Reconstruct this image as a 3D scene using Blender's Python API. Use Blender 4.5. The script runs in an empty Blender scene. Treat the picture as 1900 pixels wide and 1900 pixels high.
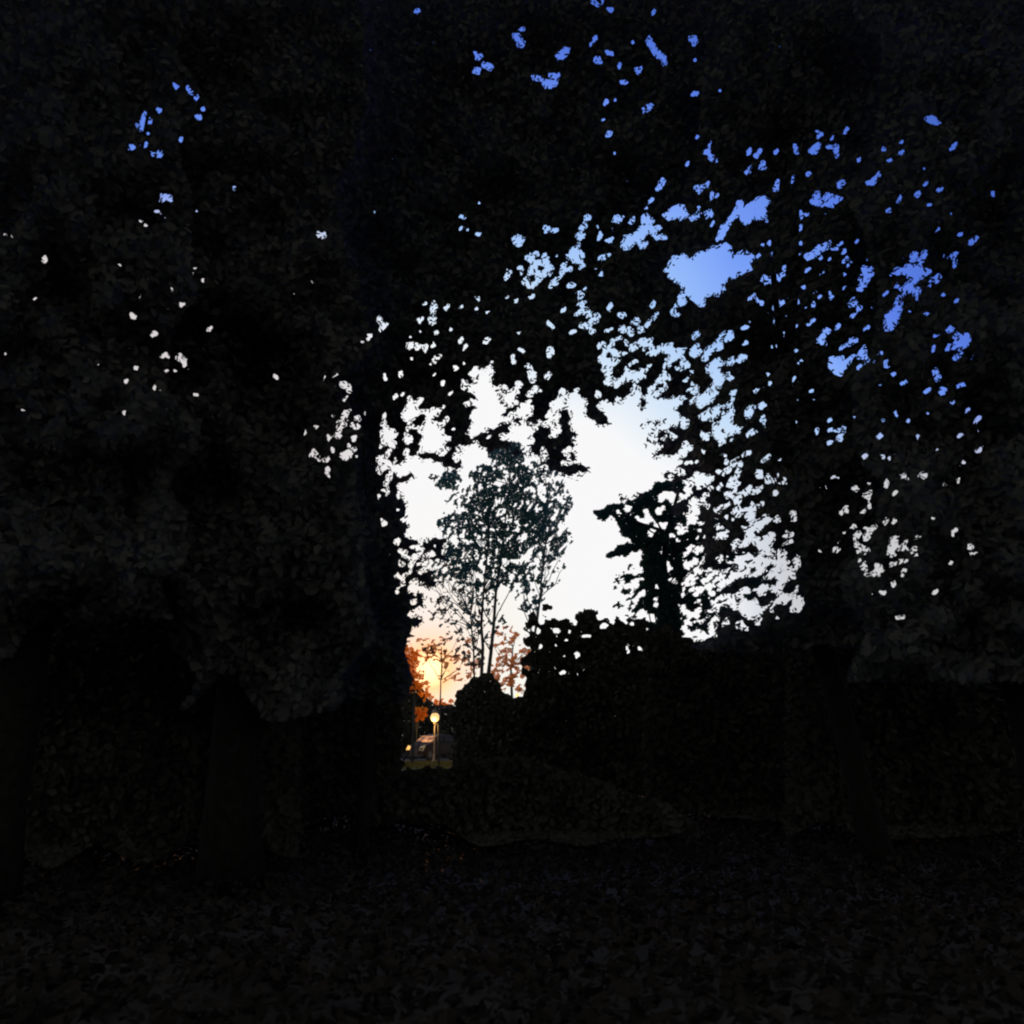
import bpy, math, random
import numpy as np
from mathutils import Vector
random.seed(7); RNG = np.random.default_rng(11)
SC = bpy.context.scene; COL = SC.collection
R = math.radians

# ------------------------------------------------------------------ camera
FPX = 1491.0; TILT = R(15.7); CAMZ = 1.6
cd = bpy.data.cameras.new('camera'); cam = bpy.data.objects.new('camera', cd); COL.objects.link(cam)
cam.location = (0, 0, CAMZ); cam.rotation_euler = (R(90) + TILT, 0, 0)
cd.sensor_width = 36; cd.lens = 36 * FPX / 1900; cd.clip_start = 0.05; cd.clip_end = 3000
cd.dof.use_dof = True; cd.dof.focus_distance = 17.0; cd.dof.aperture_fstop = 1.35
SC.camera = cam
FW = np.array([0, math.cos(TILT), math.sin(TILT)]); UPV = np.array([0, -math.sin(TILT), math.cos(TILT)]); RT = np.array([1., 0, 0])
CP = np.array([0, 0, CAMZ])

def ray(px, py):
    """direction whose component along the view axis is 1 (px, py arrays in photo pixels)"""
    px = np.asarray(px, float); py = np.asarray(py, float)
    return RT * ((px - 950) / FPX)[..., None] + UPV * ((950 - py) / FPX)[..., None] + FW
def at(px, py, y):
    d = ray(px, py); return CP + d * (np.asarray(y, float) / d[..., 1])[..., None]
def proj(P):
    Q = P - CP; w = Q @ FW
    return 950 + FPX * (Q @ RT) / w, 950 - FPX * (Q @ UPV) / w
def gy(px, y):
    """photo row at which the flat ground lies at distance y"""
    return float(proj(np.array([[ (px - 950) / FPX * y, y, 0.0]]))[1][0])

# ------------------------------------------------------------------ world, sun, exposure
sd = ray(798, 1240); sd = sd / np.linalg.norm(sd)
SUN_EL = math.asin(sd[2]); SUN_AZ = math.atan2(sd[0], sd[1])
w = bpy.data.worlds.new('World'); SC.world = w; w.use_nodes = True
nt = w.node_tree; nt.nodes.clear(); N = nt.nodes.new; L = nt.links.new
def M(op, a=None, b=None):
    n = N('ShaderNodeMath'); n.operation = op
    for i, v in enumerate((a, b)):
        if v is None: continue
        if isinstance(v, (int, float)): n.inputs[i].default_value = v
        else: L(v, n.inputs[i])
    return n.outputs[0]
tc = N('ShaderNodeTexCoord')
vn = N('ShaderNodeVectorMath'); vn.operation = 'NORMALIZE'; L(tc.outputs['Generated'], vn.inputs[0])
dt = N('ShaderNodeVectorMath'); dt.operation = 'DOT_PRODUCT'; L(vn.outputs[0], dt.inputs[0]); dt.inputs[1].default_value = tuple(sd)
ang = M('DIVIDE', M('ARCCOSINE', M('MINIMUM', dt.outputs['Value'], 1.0)), math.pi)   # 0..1 = 0..180 degrees from the sun
wob = N('ShaderNodeTexNoise'); wob.inputs['Scale'].default_value = 5.0; L(vn.outputs[0], wob.inputs['Vector'])
ang2 = M('ADD', ang, M('MULTIPLY', M('MULTIPLY', M('SUBTRACT', wob.outputs[0], 0.5), 0.035), M('MINIMUM', M('MULTIPLY', ang, 9.0), 1.0)))
cr = N('ShaderNodeValToRGB'); L(ang2, cr.inputs[0])
stops = [(0, (.98, .55, .28)), (1.2, (.98, .45, .20)), (2.0, (.95, .66, .52)), (3.4, (.90, .80, .75)), (9, (.93, .91, .91)), (21, (.93, .94, .97)), (27, (.58, .74, .97)),
         (31.5, (.34, .54, .98)), (35.5, (.19, .35, .93)), (40, (.10, .205, .78)), (46, (.06, .14, .58)), (55, (.045, .09, .40)), (66, (.06, .09, .20)), (82, (.25, .245, .24)), (180, (.30, .29, .28))]
el = cr.color_ramp.elements
while len(el) > 1: el.remove(el[-1])
el[0].position = 0; el[0].color = stops[0][1] + (1,)
for d, c in stops[1:]:
    e = el.new(d / 180); e.color = c + (1,)
sky = N('ShaderNodeTexSky'); sky.sky_type = 'NISHITA'; sky.sun_disc = False
sky.sun_elevation = SUN_EL; sky.sun_rotation = SUN_AZ
# pale bank of cloud on the left of the view
sx = N('ShaderNodeSeparateXYZ'); L(vn.outputs[0], sx.inputs[0])
def ramp(v, a, b):
    r = N('ShaderNodeMapRange'); r.interpolation_type = 'SMOOTHSTEP'; r.inputs['From Min'].default_value = a; r.inputs['From Max'].default_value = b; L(v, r.inputs['Value']); return r.outputs[0]
cl = M('MULTIPLY', ramp(sx.outputs['X'], -.12, -.24), ramp(M('ADD', sx.outputs['Z'], M('MULTIPLY', wob.outputs[0], .1)), .64, .58))
mc = N('ShaderNodeMix'); mc.data_type = 'RGBA'; L(cl, mc.inputs[0]); L(cr.outputs[0], mc.inputs[6]); mc.inputs[7].default_value = (.66, .62, .63, 1)
cl2 = M('MULTIPLY', ramp(sx.outputs['X'], .22, .36), ramp(M('ADD', sx.outputs['Z'], M('MULTIPLY', wob.outputs[0], .08)), .40, .30))
mc2 = N('ShaderNodeMix'); mc2.data_type = 'RGBA'; L(cl2, mc2.inputs[0]); L(mc.outputs[2], mc2.inputs[6]); mc2.inputs[7].default_value = (.58, .58, .60, 1)
sk = N('ShaderNodeVectorMath'); sk.operation = 'SCALE'; L(sky.outputs[0], sk.inputs[0]); sk.inputs['Scale'].default_value = 0.003
ad = N('ShaderNodeVectorMath'); ad.operation = 'ADD'; L(mc2.outputs[2], ad.inputs[0]); L(sk.outputs[0], ad.inputs[1])
mn = N('ShaderNodeVectorMath'); mn.operation = 'MINIMUM'; L(ad.outputs[0], mn.inputs[0]); mn.inputs[1].default_value = (.95, .94, .95)
bg = N('ShaderNodeBackground'); L(mn.outputs[0], bg.inputs[0]); bg.inputs[1].default_value = 1.0
# glow of the low sun
gl = N('ShaderNodeValToRGB'); L(ang, gl.inputs[0]); g = gl.color_ramp.elements
g[0].position = 0; g[0].color = (1.0, .8, .45, 1); g[1].position = 6 / 180; g[1].color = (0, 0, 0, 1)
e = g.new(0.75 / 180); e.color = (1.0, .7, .35, 1); e = g.new(1.5 / 180); e.color = (.35, .08, .0, 1); e = g.new(3 / 180); e.color = (.06, .01, 0, 1)
bg2 = N('ShaderNodeBackground'); L(gl.outputs[0], bg2.inputs[0]); bg2.inputs[1].default_value = 1.0
ash = N('ShaderNodeAddShader'); L(bg.outputs[0], ash.inputs[0]); L(bg2.outputs[0], ash.inputs[1])
wo = N('ShaderNodeOutputWorld'); L(ash.outputs[0], wo.inputs[0])

sl = bpy.data.lights.new('sun', 'SUN'); sl.energy = 2.0; sl.angle = R(0.5); sl.color = (1.0, .42, .14)
so = bpy.data.objects.new('sun', sl); COL.objects.link(so); so.location = (-10, 60, 20)
so.rotation_euler = Vector(sd).to_track_quat('Z', 'Y').to_euler()

SC.view_settings.view_transform = 'Standard'; SC.view_settings.look = 'None'
SC.view_settings.exposure = 0; SC.view_settings.gamma = 1
cy = SC.cycles
cy.use_denoising = True; cy.max_bounces = 3; cy.diffuse_bounces = 2; cy.glossy_bounces = 2; cy.transmission_bounces = 2; cy.transparent_max_bounces = 4
cy.pixel_filter_type = 'BLACKMAN_HARRIS'; cy.filter_width = 2.1

# ------------------------------------------------------------------ materials
def mat(name, build):
    m = bpy.data.materials.new(name); m.use_nodes = True; t = m.node_tree; t.nodes.clear()
    out = t.nodes.new('ShaderNodeOutputMaterial'); build(t, out); return m
def noise_col(t, scale, c1, c2, obj=True, detail=4):
    c = t.nodes.new('ShaderNodeTexCoord'); n = t.nodes.new('ShaderNodeTexNoise'); n.inputs['Scale'].default_value = scale; n.inputs['Detail'].default_value = detail
    t.links.new(c.outputs['Object'], n.inputs['Vector'])
    r = t.nodes.new('ShaderNodeValToRGB'); t.links.new(n.outputs[0], r.inputs[0])
    r.color_ramp.elements[0].position = .35; r.color_ramp.elements[1].position = .65
    r.color_ramp.elements[0].color = c1 + (1,); r.color_ramp.elements[1].color = c2 + (1,)
    return r.outputs[0], n.outputs[0]
def leaf_mat(name, c1, c2, tr=None, mix=0.0, scale=2.5):
    def b(t, out):
        col, _ = noise_col(t, scale, c1, c2)
        d = t.nodes.new('ShaderNodeBsdfDiffuse'); t.links.new(col, d.inputs[0])
        if tr is None: t.links.new(d.outputs[0], out.inputs[0]); return
        x = t.nodes.new('ShaderNodeBsdfTranslucent'); x.inputs[0].default_value = tr + (1,)
        m = t.nodes.new('ShaderNodeMixShader'); m.inputs[0].default_value = mix
        t.links.new(d.outputs[0], m.inputs[1]); t.links.new(x.outputs[0], m.inputs[2]); t.links.new(m.outputs[0], out.inputs[0])
    return mat(name, b)
def solid(name, c1, c2=None, rough=.6, metal=0, scale=6, bump=0.0, coat=0, emit=None, es=0, spec=.5):
    def b(t, out):
        p = t.nodes.new('ShaderNodeBsdfPrincipled'); col, n = noise_col(t, scale, c1, c2 or tuple(v * .8 for v in c1))
        t.links.new(col, p.inputs['Base Color']); p.inputs['Roughness'].default_value = rough; p.inputs['Metallic'].default_value = metal
        p.inputs['Coat Weight'].default_value = coat; p.inputs['Specular IOR Level'].default_value = spec
        if emit: p.inputs['Emission Color'].default_value = emit + (1,); p.inputs['Emission Strength'].default_value = es
        if bump:
            bm = t.nodes.new('ShaderNodeBump'); bm.inputs['Strength'].default_value = bump; t.links.new(n, bm.inputs['Height']); t.links.new(bm.outputs[0], p.inputs['Normal'])
        t.links.new(p.outputs[0], out.inputs[0])
    return mat(name, b)

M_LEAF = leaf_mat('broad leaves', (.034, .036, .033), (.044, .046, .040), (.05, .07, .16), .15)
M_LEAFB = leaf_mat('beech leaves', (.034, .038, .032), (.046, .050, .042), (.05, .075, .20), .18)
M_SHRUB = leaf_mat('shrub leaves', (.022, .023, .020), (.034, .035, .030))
M_TEAL = leaf_mat('birch leaves', (.02, .05, .05), (.03, .07, .065), (.03, .11, .15), .50)
M_NEEDLE = leaf_mat('spruce needles', (.012, .03, .028), (.02, .045, .04), (.012, .05, .065), .30)
M_FAR = leaf_mat('distant leaves', (.03, .04, .03), (.05, .055, .04), (.06, .06, .06), .4)
M_GOLD = leaf_mat('autumn leaves', (.40, .15, .04), (.55, .24, .07), (.85, .38, .14), .6)
M_RED = leaf_mat('orange leaves', (.32, .10, .02), (.45, .15, .03), (1.0, .32, .03), .75)  # orange transmission pushed up to paint sun bloom on the shrub by the sun
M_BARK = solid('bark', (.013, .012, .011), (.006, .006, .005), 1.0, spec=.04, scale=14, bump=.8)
M_BARKB = solid('dark birch bark', (.035, .04, .04), (.02, .02, .02), .9, scale=9, bump=.5)
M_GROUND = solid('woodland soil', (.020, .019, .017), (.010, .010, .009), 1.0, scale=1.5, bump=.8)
M_GRASS = leaf_mat('grass', (.075, .062, .006), (.11, .085, .010))
M_ROAD = solid('asphalt', (.045, .045, .045), (.055, .055, .055), .95, scale=8, bump=.3)

# ------------------------------------------------------------------ scene helpers
def tag(o, label=None, cat=None, group=None, kind=None):
    if label: o['label'] = label
    if cat: o['category'] = cat
    if group: o['group'] = group
    if kind: o['kind'] = kind
    return o
def empty(name, loc, label, cat, group=None, rz=0):
    o = bpy.data.objects.new(name, None); COL.objects.link(o); o.location = tuple(float(v) for v in loc); o.rotation_euler = (0, 0, rz)
    o.empty_display_size = .2
    return tag(o, label, cat, group)
def link(name, verts, faces, m, parent=None, smooth=False, local=True):
    """verts in world space unless local; faces as list or int array of quads"""
    v = np.asarray(verts, float)
    if parent is not None and not local: v = v - np.array(parent.location)
    me = bpy.data.meshes.new(name)
    if isinstance(faces, np.ndarray):
        k = faces.shape[1]; nf = len(faces)
        me.vertices.add(len(v)); me.vertices.foreach_set('co', v.astype(np.float32).ravel())
        me.loops.add(nf * k); me.loops.foreach_set('vertex_index', faces.astype(np.int32).ravel())
        me.polygons.add(nf); me.polygons.foreach_set('loop_start', np.arange(0, nf * k, k, dtype=np.int32))
        me.update(calc_edges=True)
    else:
        me.from_pydata([tuple(p) for p in v], [], faces); me.update()
    if smooth:
        me.polygons.foreach_set('use_smooth', [True] * len(me.polygons))
    me.materials.append(m)
    o = bpy.data.objects.new(name, me); COL.objects.link(o)
    if parent is not None: o.parent = parent
    return o
class Mesh:
    def __init__(s): s.v = []; s.f = []
    def add(s, v, f):
        b = len(s.v); s.v += [tuple(float(c) for c in p) for p in v]; s.f += [tuple(i + b for i in q) for q in f]
    def box(s, x0, x1, y0, y1, z0, z1):
        s.add([(x0,y0,z0),(x1,y0,z0),(x1,y1,z0),(x0,y1,z0),(x0,y0,z1),(x1,y0,z1),(x1,y1,z1),(x0,y1,z1)],
              [(0,3,2,1),(4,5,6,7),(0,1,5,4),(1,2,6,5),(2,3,7,6),(3,0,4,7)])
    def tube(s, pts, rad, n=8, cap=True):
        pts = [np.array(p, float) for p in pts]; vs = []
        for i, p in enumerate(pts):
            t = pts[min(i + 1, len(pts) - 1)] - pts[max(i - 1, 0)]; t /= (np.linalg.norm(t) + 1e-9)
            a = np.cross(t, [0, 0, 1.]) if abs(t[2]) < .95 else np.cross(t, [1., 0, 0]); a /= np.linalg.norm(a); b = np.cross(t, a)
            r = rad[i] if hasattr(rad, '__len__') else rad
            for k in range(n):
                q = 2 * math.pi * k / n; vs.append(p + (a * math.cos(q) + b * math.sin(q)) * r)
        f = []
        for i in range(len(pts) - 1):
            for k in range(n):
                k2 = (k + 1) % n; f.append((i*n+k, i*n+k2, (i+1)*n+k2, (i+1)*n+k))
        if cap: f.append(tuple(range(n))[::-1]); f.append(tuple((len(pts)-1)*n + k for k in range(n)))
        s.add(vs, f)
    def lathe(s, c, prof, n=20):
        vs = []; f = []
        for (r, z) in prof:
            for k in range(n):
                q = 2*math.pi*k/n; vs.append((c[0]+r*math.cos(q), c[1]+r*math.sin(q), c[2]+z))
        for i in range(len(prof)-1):
            for k in range(n):
                k2=(k+1)%n; f.append((i*n+k, i*n+k2, (i+1)*n+k2, (i+1)*n+k))
        f.append(tuple(range(n))[::-1]); f.append(tuple((len(prof)-1)*n+k for k in range(n)))
        s.add(vs, f)
    def build(s, name, m, parent=None, smooth=False, local=True): return link(name, s.v, s.f, m, parent, smooth, local)

# ------------------------------------------------------------------ crown shape maps (2 photo pixels per cell)
G = 950
YY, XX = np.mgrid[0:G, 0:G]; XX = XX * 2.0 + 1; YY = YY * 2.0 + 1
def vnoise(cell, ax=0.0, stretch=1.0, seed=0):
    """smooth value noise, stretched along a slanted axis, as ranks 0..1"""
    r = np.random.default_rng(seed); c, s_ = math.cos(ax), math.sin(ax)
    U = (XX * c + YY * s_) / (cell * stretch) + 500; V = (-XX * s_ + YY * c) / cell + 500
    T = r.random((1024, 1024)); u0 = np.floor(U).astype(int); v0 = np.floor(V).astype(int); fu = U - u0; fv = V - v0
    fu = fu*fu*(3-2*fu); fv = fv*fv*(3-2*fv); g_ = lambda a, b: T[a % 1024, b % 1024]
    return (g_(u0,v0)*(1-fu)+g_(u0+1,v0)*fu)*(1-fv) + (g_(u0,v0+1)*(1-fu)+g_(u0+1,v0+1)*fu)*fv
def ranks(a):
    o = np.sort(a.ravel()); return np.searchsorted(o, a.ravel()).reshape(a.shape) / a.size
def poly(mask, pts, val=True):
    p = np.array(pts, float); x0, y0 = (p.min(0) / 2).astype(int) - 1; x1, y1 = (p.max(0) / 2).astype(int) + 2
    x0 = max(x0, 0); y0 = max(y0, 0); x1 = min(x1, G); y1 = min(y1, G)
    if x1 <= x0 or y1 <= y0: return
    X = XX[y0:y1, x0:x1]; Y = YY[y0:y1, x0:x1]; ins = np.zeros(X.shape, bool); n = len(p)
    for i in range(n):
        a, b = p[i], p[(i + 1) % n]
        if a[1] == b[1]: continue
        c = ((a[1] > Y) != (b[1] > Y)) & (X < (b[0] - a[0]) * (Y - a[1]) / (b[1] - a[1]) + a[0]); ins ^= c
    mask[y0:y1, x0:x1][ins] = val
def tpoly(mask, ox, oy, s, pts, val=True): poly(mask, [(ox + x / s, oy + y / s) for x, y in pts], val)
def ell(mask, x, y, a, b, deg, val=True):
    x0, x1 = max(int((x - a) / 2) - 2, 0), int((x + a) / 2) + 3; y0, y1 = max(int((y - a) / 2) - 2, 0), int((y + a) / 2) + 3
    X = XX[y0:y1, x0:x1] - x; Y = YY[y0:y1, x0:x1] - y; t = -R(deg); c, s_ = math.cos(t), math.sin(t)
    mask[y0:y1, x0:x1][((X*c + Y*s_)/a)**2 + ((-X*s_ + Y*c)/b)**2 < 1] = val
def zone(field, x, y, rx, ry, f, deg=0):
    t = -R(deg); X = XX - x; Y = YY - y; c, s_ = math.cos(t), math.sin(t)
    d = ((X*c + Y*s_)/rx)**2 + ((-X*s_ + Y*c)/ry)**2
    np.maximum(field, f * np.clip(1.35 - d, 0, 1) ** .6, out=field)

HOLE = np.zeros((G, G), bool)      # openings in the near canopy
A_ = (680, 660, 4.75); B_ = (540, 520, 4.75); C_ = (1040, 580, 4.75); D_ = (1400, 780, 3.8); E_ = (900, 300, 3.1667)
F_ = (1350, 200, 3.393); G_ = (0, 100, 2.375); H_ = (750, 0, 2.714); I_ = (1020, 700, 3.518)
for T, P in [
 (A_, [(935,110),(1000,110),(1050,150),(1075,85),(1120,80),(1125,170),(1090,180),(1110,270),(1170,260),(1190,420),(1220,440),(1180,510),(1110,600),(1050,680),(1000,700),(925,720),(920,640),(940,560),(850,580),(930,500),(980,430),(880,460),(850,420),(960,370),(950,320),(900,300),(900,240),(980,220),(940,160)]),
 (A_, [(370,360),(420,400),(460,365),(510,400),(440,440),(440,490),(410,510),(400,560),(350,590),(290,560),(330,450),(390,430)]),
 (A_, [(490,465),(515,490),(450,550),(445,505)]),
 (A_, [(560,480),(640,475),(640,505),(565,545),(560,570),(610,580),(640,640),(690,630),(690,690),(730,730),(710,780),(680,790),(640,830),(580,840),(540,870),(470,840),(490,770),(440,750),(520,700),(450,660),(460,615),(520,640),(520,560)]),
 (A_, [(350,820),(380,850),(380,890),(430,860),(500,910),(540,900),(620,930),(680,920),(690,960),(640,1010),(640,1070),(600,1050),(560,1060),(520,1040),(480,1060),(440,1050),(400,1030),(340,1060),(320,1050),(250,1060),(215,1010),(260,960),(330,910)]),
 (A_, [(955,740),(990,760),(1000,800),(1050,810),(1080,860),(1030,900),(1020,960),(990,1010),(940,1000),(900,1030),(850,1020),(840,950),(780,930),(770,880),(800,860),(860,910),(870,800),(930,790)]),
 (A_, [(1340,470),(1390,400),(1410,450),(1470,470),(1440,520),(1370,500)]), (A_, [(1280,350),(1320,290),(1340,380),(1330,440),(1260,470),(1220,400)]),
 (A_, [(1180,740),(1200,680),(1250,690),(1300,600),(1380,620),(1380,680),(1320,700),(1300,780),(1260,760),(1230,720)]), (A_,[(1340,720),(1390,740),(1380,780),(1340,770)]), (A_,[(1440,730),(1480,740),(1480,780),(1450,780)]), (A_,[(1490,560),(1540,550),(1570,620),(1530,680),(1500,620)]),
 (A_, [(1395,65),(1450,100),(1500,140),(1470,210),(1440,220),(1450,160),(1400,110)]), (A_,[(1570,160),(1640,140),(1640,175),(1600,215),(1575,190)]), (A_,[(1380,20),(1430,0),(1400,50)]), (A_,[(1200,265),(1250,250),(1250,285),(1205,285)]),
 (A_, [(150,510),(180,490),(150,600),(130,640),(140,560)]), (A_, [(120,660),(190,650),(230,640),(260,690),(200,720),(190,790),(150,780),(120,830),(130,740)]),
 (A_, [(210,760),(260,770),(240,840),(215,820)]), (A_, [(335,740),(380,700),(400,740),(350,780)]), (A_,[(345,670),(375,670),(360,700),(342,695)]), (A_,[(100,930),(140,870),(165,900),(160,940),(110,950)]), (A_,[(170,840),(210,830),(210,880),(175,880)]), (A_,[(80,1010),(110,960),(180,970),(180,990),(110,1000),(85,1035)]), (A_,[(60,940),(80,900),(85,920),(65,950)]),
 # tile B small near-left gaps
 (B_, [(760,330),(780,310),(810,375),(850,375),(860,395),(820,410),(820,445),(795,445),(790,400),(762,370)]),
 (B_, [(655,475),(690,490),(690,530),(670,530)]), (B_, [(600,545),(630,530),(650,545),(630,565)]),
 (B_, [(280,850),(305,845),(310,885),(290,895),(278,870)]), (B_, [(362,860),(420,820),(425,845),(390,875)]), (B_, [(362,905),(385,900),(395,940),(370,945)]),
 (B_, [(430,905),(480,900),(525,920),(525,1000),(505,985),(480,935),(420,925)]),
 (B_, [(180,1510),(205,1485),(225,1530),(260,1530),(255,1590),(230,1600),(235,1555)]), (B_, [(1215,350),(1240,330),(1300,390),(1295,415),(1240,400)]), (B_,[(1265,320),(1310,320),(1305,345),(1270,345)]), (B_,[(1305,230),(1345,215),(1335,250)]),(B_,[(1240,435),(1265,440),(1260,470),(1240,460)]),
 (B_, [(1035,490),(1060,490),(1095,550),(1140,600),(1130,615),(1090,600),(1060,560),(1050,610),(1005,580),(1045,540)]), (B_, [(1180,555),(1195,580),(1225,575),(1210,620),(1180,680),(1165,650),(1160,600)]),
 (B_, [(1290,705),(1310,700),(1315,730),(1295,735)]), (B_, [(1325,905),(1360,905),(1355,945),(1330,945)]), (B_,[(1395,965),(1410,970),(1385,1040),(1380,1025)]), (B_,[(1340,1130),(1360,1100),(1370,1150)]), (B_,[(1065,680),(1085,680),(1085,705),(1065,705)]),
 (B_, [(1500,880),(1520,865),(1545,910),(1520,940),(1505,925)]),
 # the big opening in the middle
 (C_, [(-40,760),(0,690),(40,655),(60,700),(90,700),(140,660),(160,730),(200,745),(225,800),(190,830),(230,880),(240,920),(300,950),(360,955),(400,950),(450,945),(430,900),(340,860),(310,790),(330,780),(370,770),(430,785),(500,790),(600,775),(660,750),(700,730),(800,720),(860,690),(950,680),(1000,720),(1040,770),(1055,840),(1000,880),(1110,920),(1130,980),(1100,1030),(1030,1110),(960,1120),(880,1100),(810,1150),(860,1170),(930,1180),(930,1260),(1000,1290),(1060,1310),(1080,1400),(1060,1440),(1100,1500),(1180,1560),(1230,1700),(1250,1900),(1250,2900),(-1449,2900),(-1416,2565),(-1401,2280),(-1416,2042),(-1449,1805),(-1500,1662),(-1520,1544),(-1400,1500),(-1150,1350),(-820,1380),(-700,1250),(-500,1200),(-380,1260),(-240,1220),(-150,1340),(-60,1400),(10,1390),(80,1460),(175,1440),(120,1350),(60,1300),(75,1220),(20,1240),(0,1150),(-30,1050),(-10,960),(-100,940),(-130,880),(-60,820)]),
 (C_, [(300,690),(350,680),(365,740),(335,770),(300,730)]), (C_, [(630,690),(660,640),(690,680),(690,730),(640,740)]),
 (C_, [(1345,1100),(1330,1010),(1400,930),(1470,860),(1510,800),(1530,790),(1540,880),(1530,960),(1550,1010),(1610,990),(1580,1050),(1520,1130),(1440,1100),(1380,1130)]),
 (C_, [(1220,800),(1290,770),(1390,860),(1390,900),(1330,940),(1250,960),(1230,900)]),
 (C_, [(620,290),(700,250),(760,230),(820,280),(860,350),(830,370),(790,310),(720,290),(630,310)]),
 (C_, [(430,260),(460,230),(490,260),(470,320),(520,330),(570,380),(530,410),(490,380),(430,330)]), (C_, [(320,430),(370,380),(430,410),(420,450),(340,440)]), (C_, [(660,440),(690,410),(720,470),(700,520),(650,490),(600,450)]), (C_, [(740,520),(800,460),(820,540),(770,560)]), (C_,[(920,610),(980,540),(1000,560),(960,610)]),
 (C_, [(930,420),(1010,350),(1080,290),(1070,360),(1020,440),(960,470)]), (C_, [(1060,480),(1120,440),(1160,490),(1150,560),(1120,540),(1100,500)]),
 (C_, [(1160,210),(1220,165),(1225,190),(1180,235)]), (C_, [(1110,90),(1140,70),(1140,120),(1115,125)]), (C_, [(1430,210),(1470,150),(1530,160),(1540,220),(1470,265)]), (C_, [(1290,330),(1340,280),(1410,290),(1410,330),(1330,340),(1270,420),(1260,390)]), (C_, [(1370,390),(1410,340),(1400,400),(1375,430)]), (C_,[(1540,380),(1590,370),(1640,400),(1620,440),(1570,410)]), (C_,[(1600,260),(1650,250),(1680,260),(1640,300)]), (C_,[(1320,490),(1360,480),(1375,520),(1330,520)]),(C_,[(1350,560),(1430,540),(1400,590),(1340,600)]),(C_,[(1320,670),(1400,670),(1400,710),(1330,710)]),(C_,[(1250,590),(1275,580),(1275,650),(1255,650)]),
 (C_, [(1630,890),(1690,820),(1715,820),(1680,890),(1650,930)]), (C_,[(1740,820),(1770,790),(1780,850),(1770,870)]), (C_,[(1770,950),(1795,930),(1805,970),(1785,985)]), (C_,[(1630,1090),(1700,1030),(1700,1070),(1650,1120)]), (C_,[(1600,1190),(1640,1185),(1620,1215)]), (C_,[(1420,1250),(1455,1225),(1450,1270)]), (C_,[(1740,1410),(1765,1390),(1780,1450),(1750,1450)]),(C_,[(1540,1440),(1560,1420),(1560,1460)]),(C_,[(1020,1480),(1110,1430),(1150,1480),(1250,1420),(1320,1490),(1240,1530),(1180,1500),(1120,1540),(1060,1510)]),
 (C_, [(160,110),(210,80),(210,110),(180,125)]), (C_, [(200,40),(230,0),(270,0),(260,50)]), (C_,[(240,90),(260,110),(285,180),(260,200),(240,170)]), (C_,[(290,60),(320,40),(330,70),(300,90)]), (C_,[(310,175),(335,165),(325,195)]), (C_,[(530,130),(570,120),(570,160),(540,160)]), (C_,[(600,180),(630,110),(640,180),(610,210)]), (C_,[(670,150),(720,130),(720,180),(690,170)]), (C_,[(375,330),(400,325),(400,355),(375,350)]), (C_,[(570,260),(610,260),(600,290),(575,285)]),
 # mid right, boughs against the sky
 (I_, [(1150,1140),(1380,1150),(1420,1260),(1260,1310),(1200,1340),(1080,1380),(1050,1400),(910,1460),(960,1380),(1020,1320),(1000,1270),(1070,1260),(1200,1290),(1240,1240),(1170,1200)]),
 (I_, [(1050,1430),(1120,1400),(1240,1470),(1270,1410),(1330,1420),(1370,1510),(1430,1490),(1380,1550),(1330,1580),(1260,1540),(1220,1480),(1150,1460),(1140,1510),(1080,1530),(1100,1590),(1040,1580),(1060,1540)]),
 (I_, [(1230,960),(1290,970),(1330,970),(1290,1010),(1240,985)]), (I_, [(1320,1070),(1400,1040),(1440,1010),(1480,1040),(1420,1080),(1330,1090)]), (I_, [(1420,1110),(1450,1130),(1440,1180),(1410,1140)]), (I_, [(1480,1190),(1520,1180),(1510,1210),(1440,1220)]), (I_,[(1150,900),(1180,930),(1110,960)]),
 (I_, [(1580,1500),(1600,1440),(1640,1430),(1650,1500),(1610,1530)]), (I_, [(1520,1460),(1580,1420),(1590,1440),(1530,1470)]), (I_, [(1470,1580),(1500,1550),(1505,1570),(1480,1590)]), (I_, [(1350,1400),(1420,1370),(1480,1350),(1520,1345),(1510,1390),(1450,1390),(1360,1420)]), (I_,[(1260,1690),(1280,1610),(1310,1610),(1290,1670)]), (I_,[(1335,1600),(1355,1585),(1372,1600),(1355,1622)]), (I_,[(930,1680),(950,1640),(960,1680),(940,1700)]), (I_,[(900,1560),(960,1580),(980,1600),(920,1600)]), (I_,[(1560,880),(1600,870),(1620,920),(1600,940)]), (I_,[(1480,920),(1500,930),(1490,950)]),
 (I_, [(1355,630),(1385,610),(1390,655),(1365,655)]), (I_,[(1210,640),(1230,630),(1225,665)]), (I_,[(1540,1010),(1590,1010),(1590,1040),(1550,1040)]),(I_,[(1460,740),(1490,740),(1495,770),(1470,765)]),(I_,[(1700,1180),(1730,1170),(1730,1210),(1705,1205)]),
 # tile E blue gaps
 (E_, [(1055,630),(1110,575),(1090,560),(1160,575),(1175,520),(1190,560),(1220,555),(1260,530),(1310,530),(1330,480),(1370,500),(1400,500),(1430,470),(1450,540),(1490,550),(1520,520),(1590,570),(1560,600),(1590,640),(1500,665),(1430,690),(1400,760),(1370,790),(1300,800),(1290,855),(1240,825),(1200,800),(1180,760),(1130,710),(1080,680)]),
 (E_, [(1350,470),(1370,430),(1380,370),(1430,360),(1440,380),(1410,420),(1390,450)]), (E_, [(1455,320),(1480,250),(1510,230),(1540,270),(1600,210),(1640,200),(1675,230),(1640,290),(1640,320),(1570,330),(1540,370),(1520,340)]),
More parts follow.
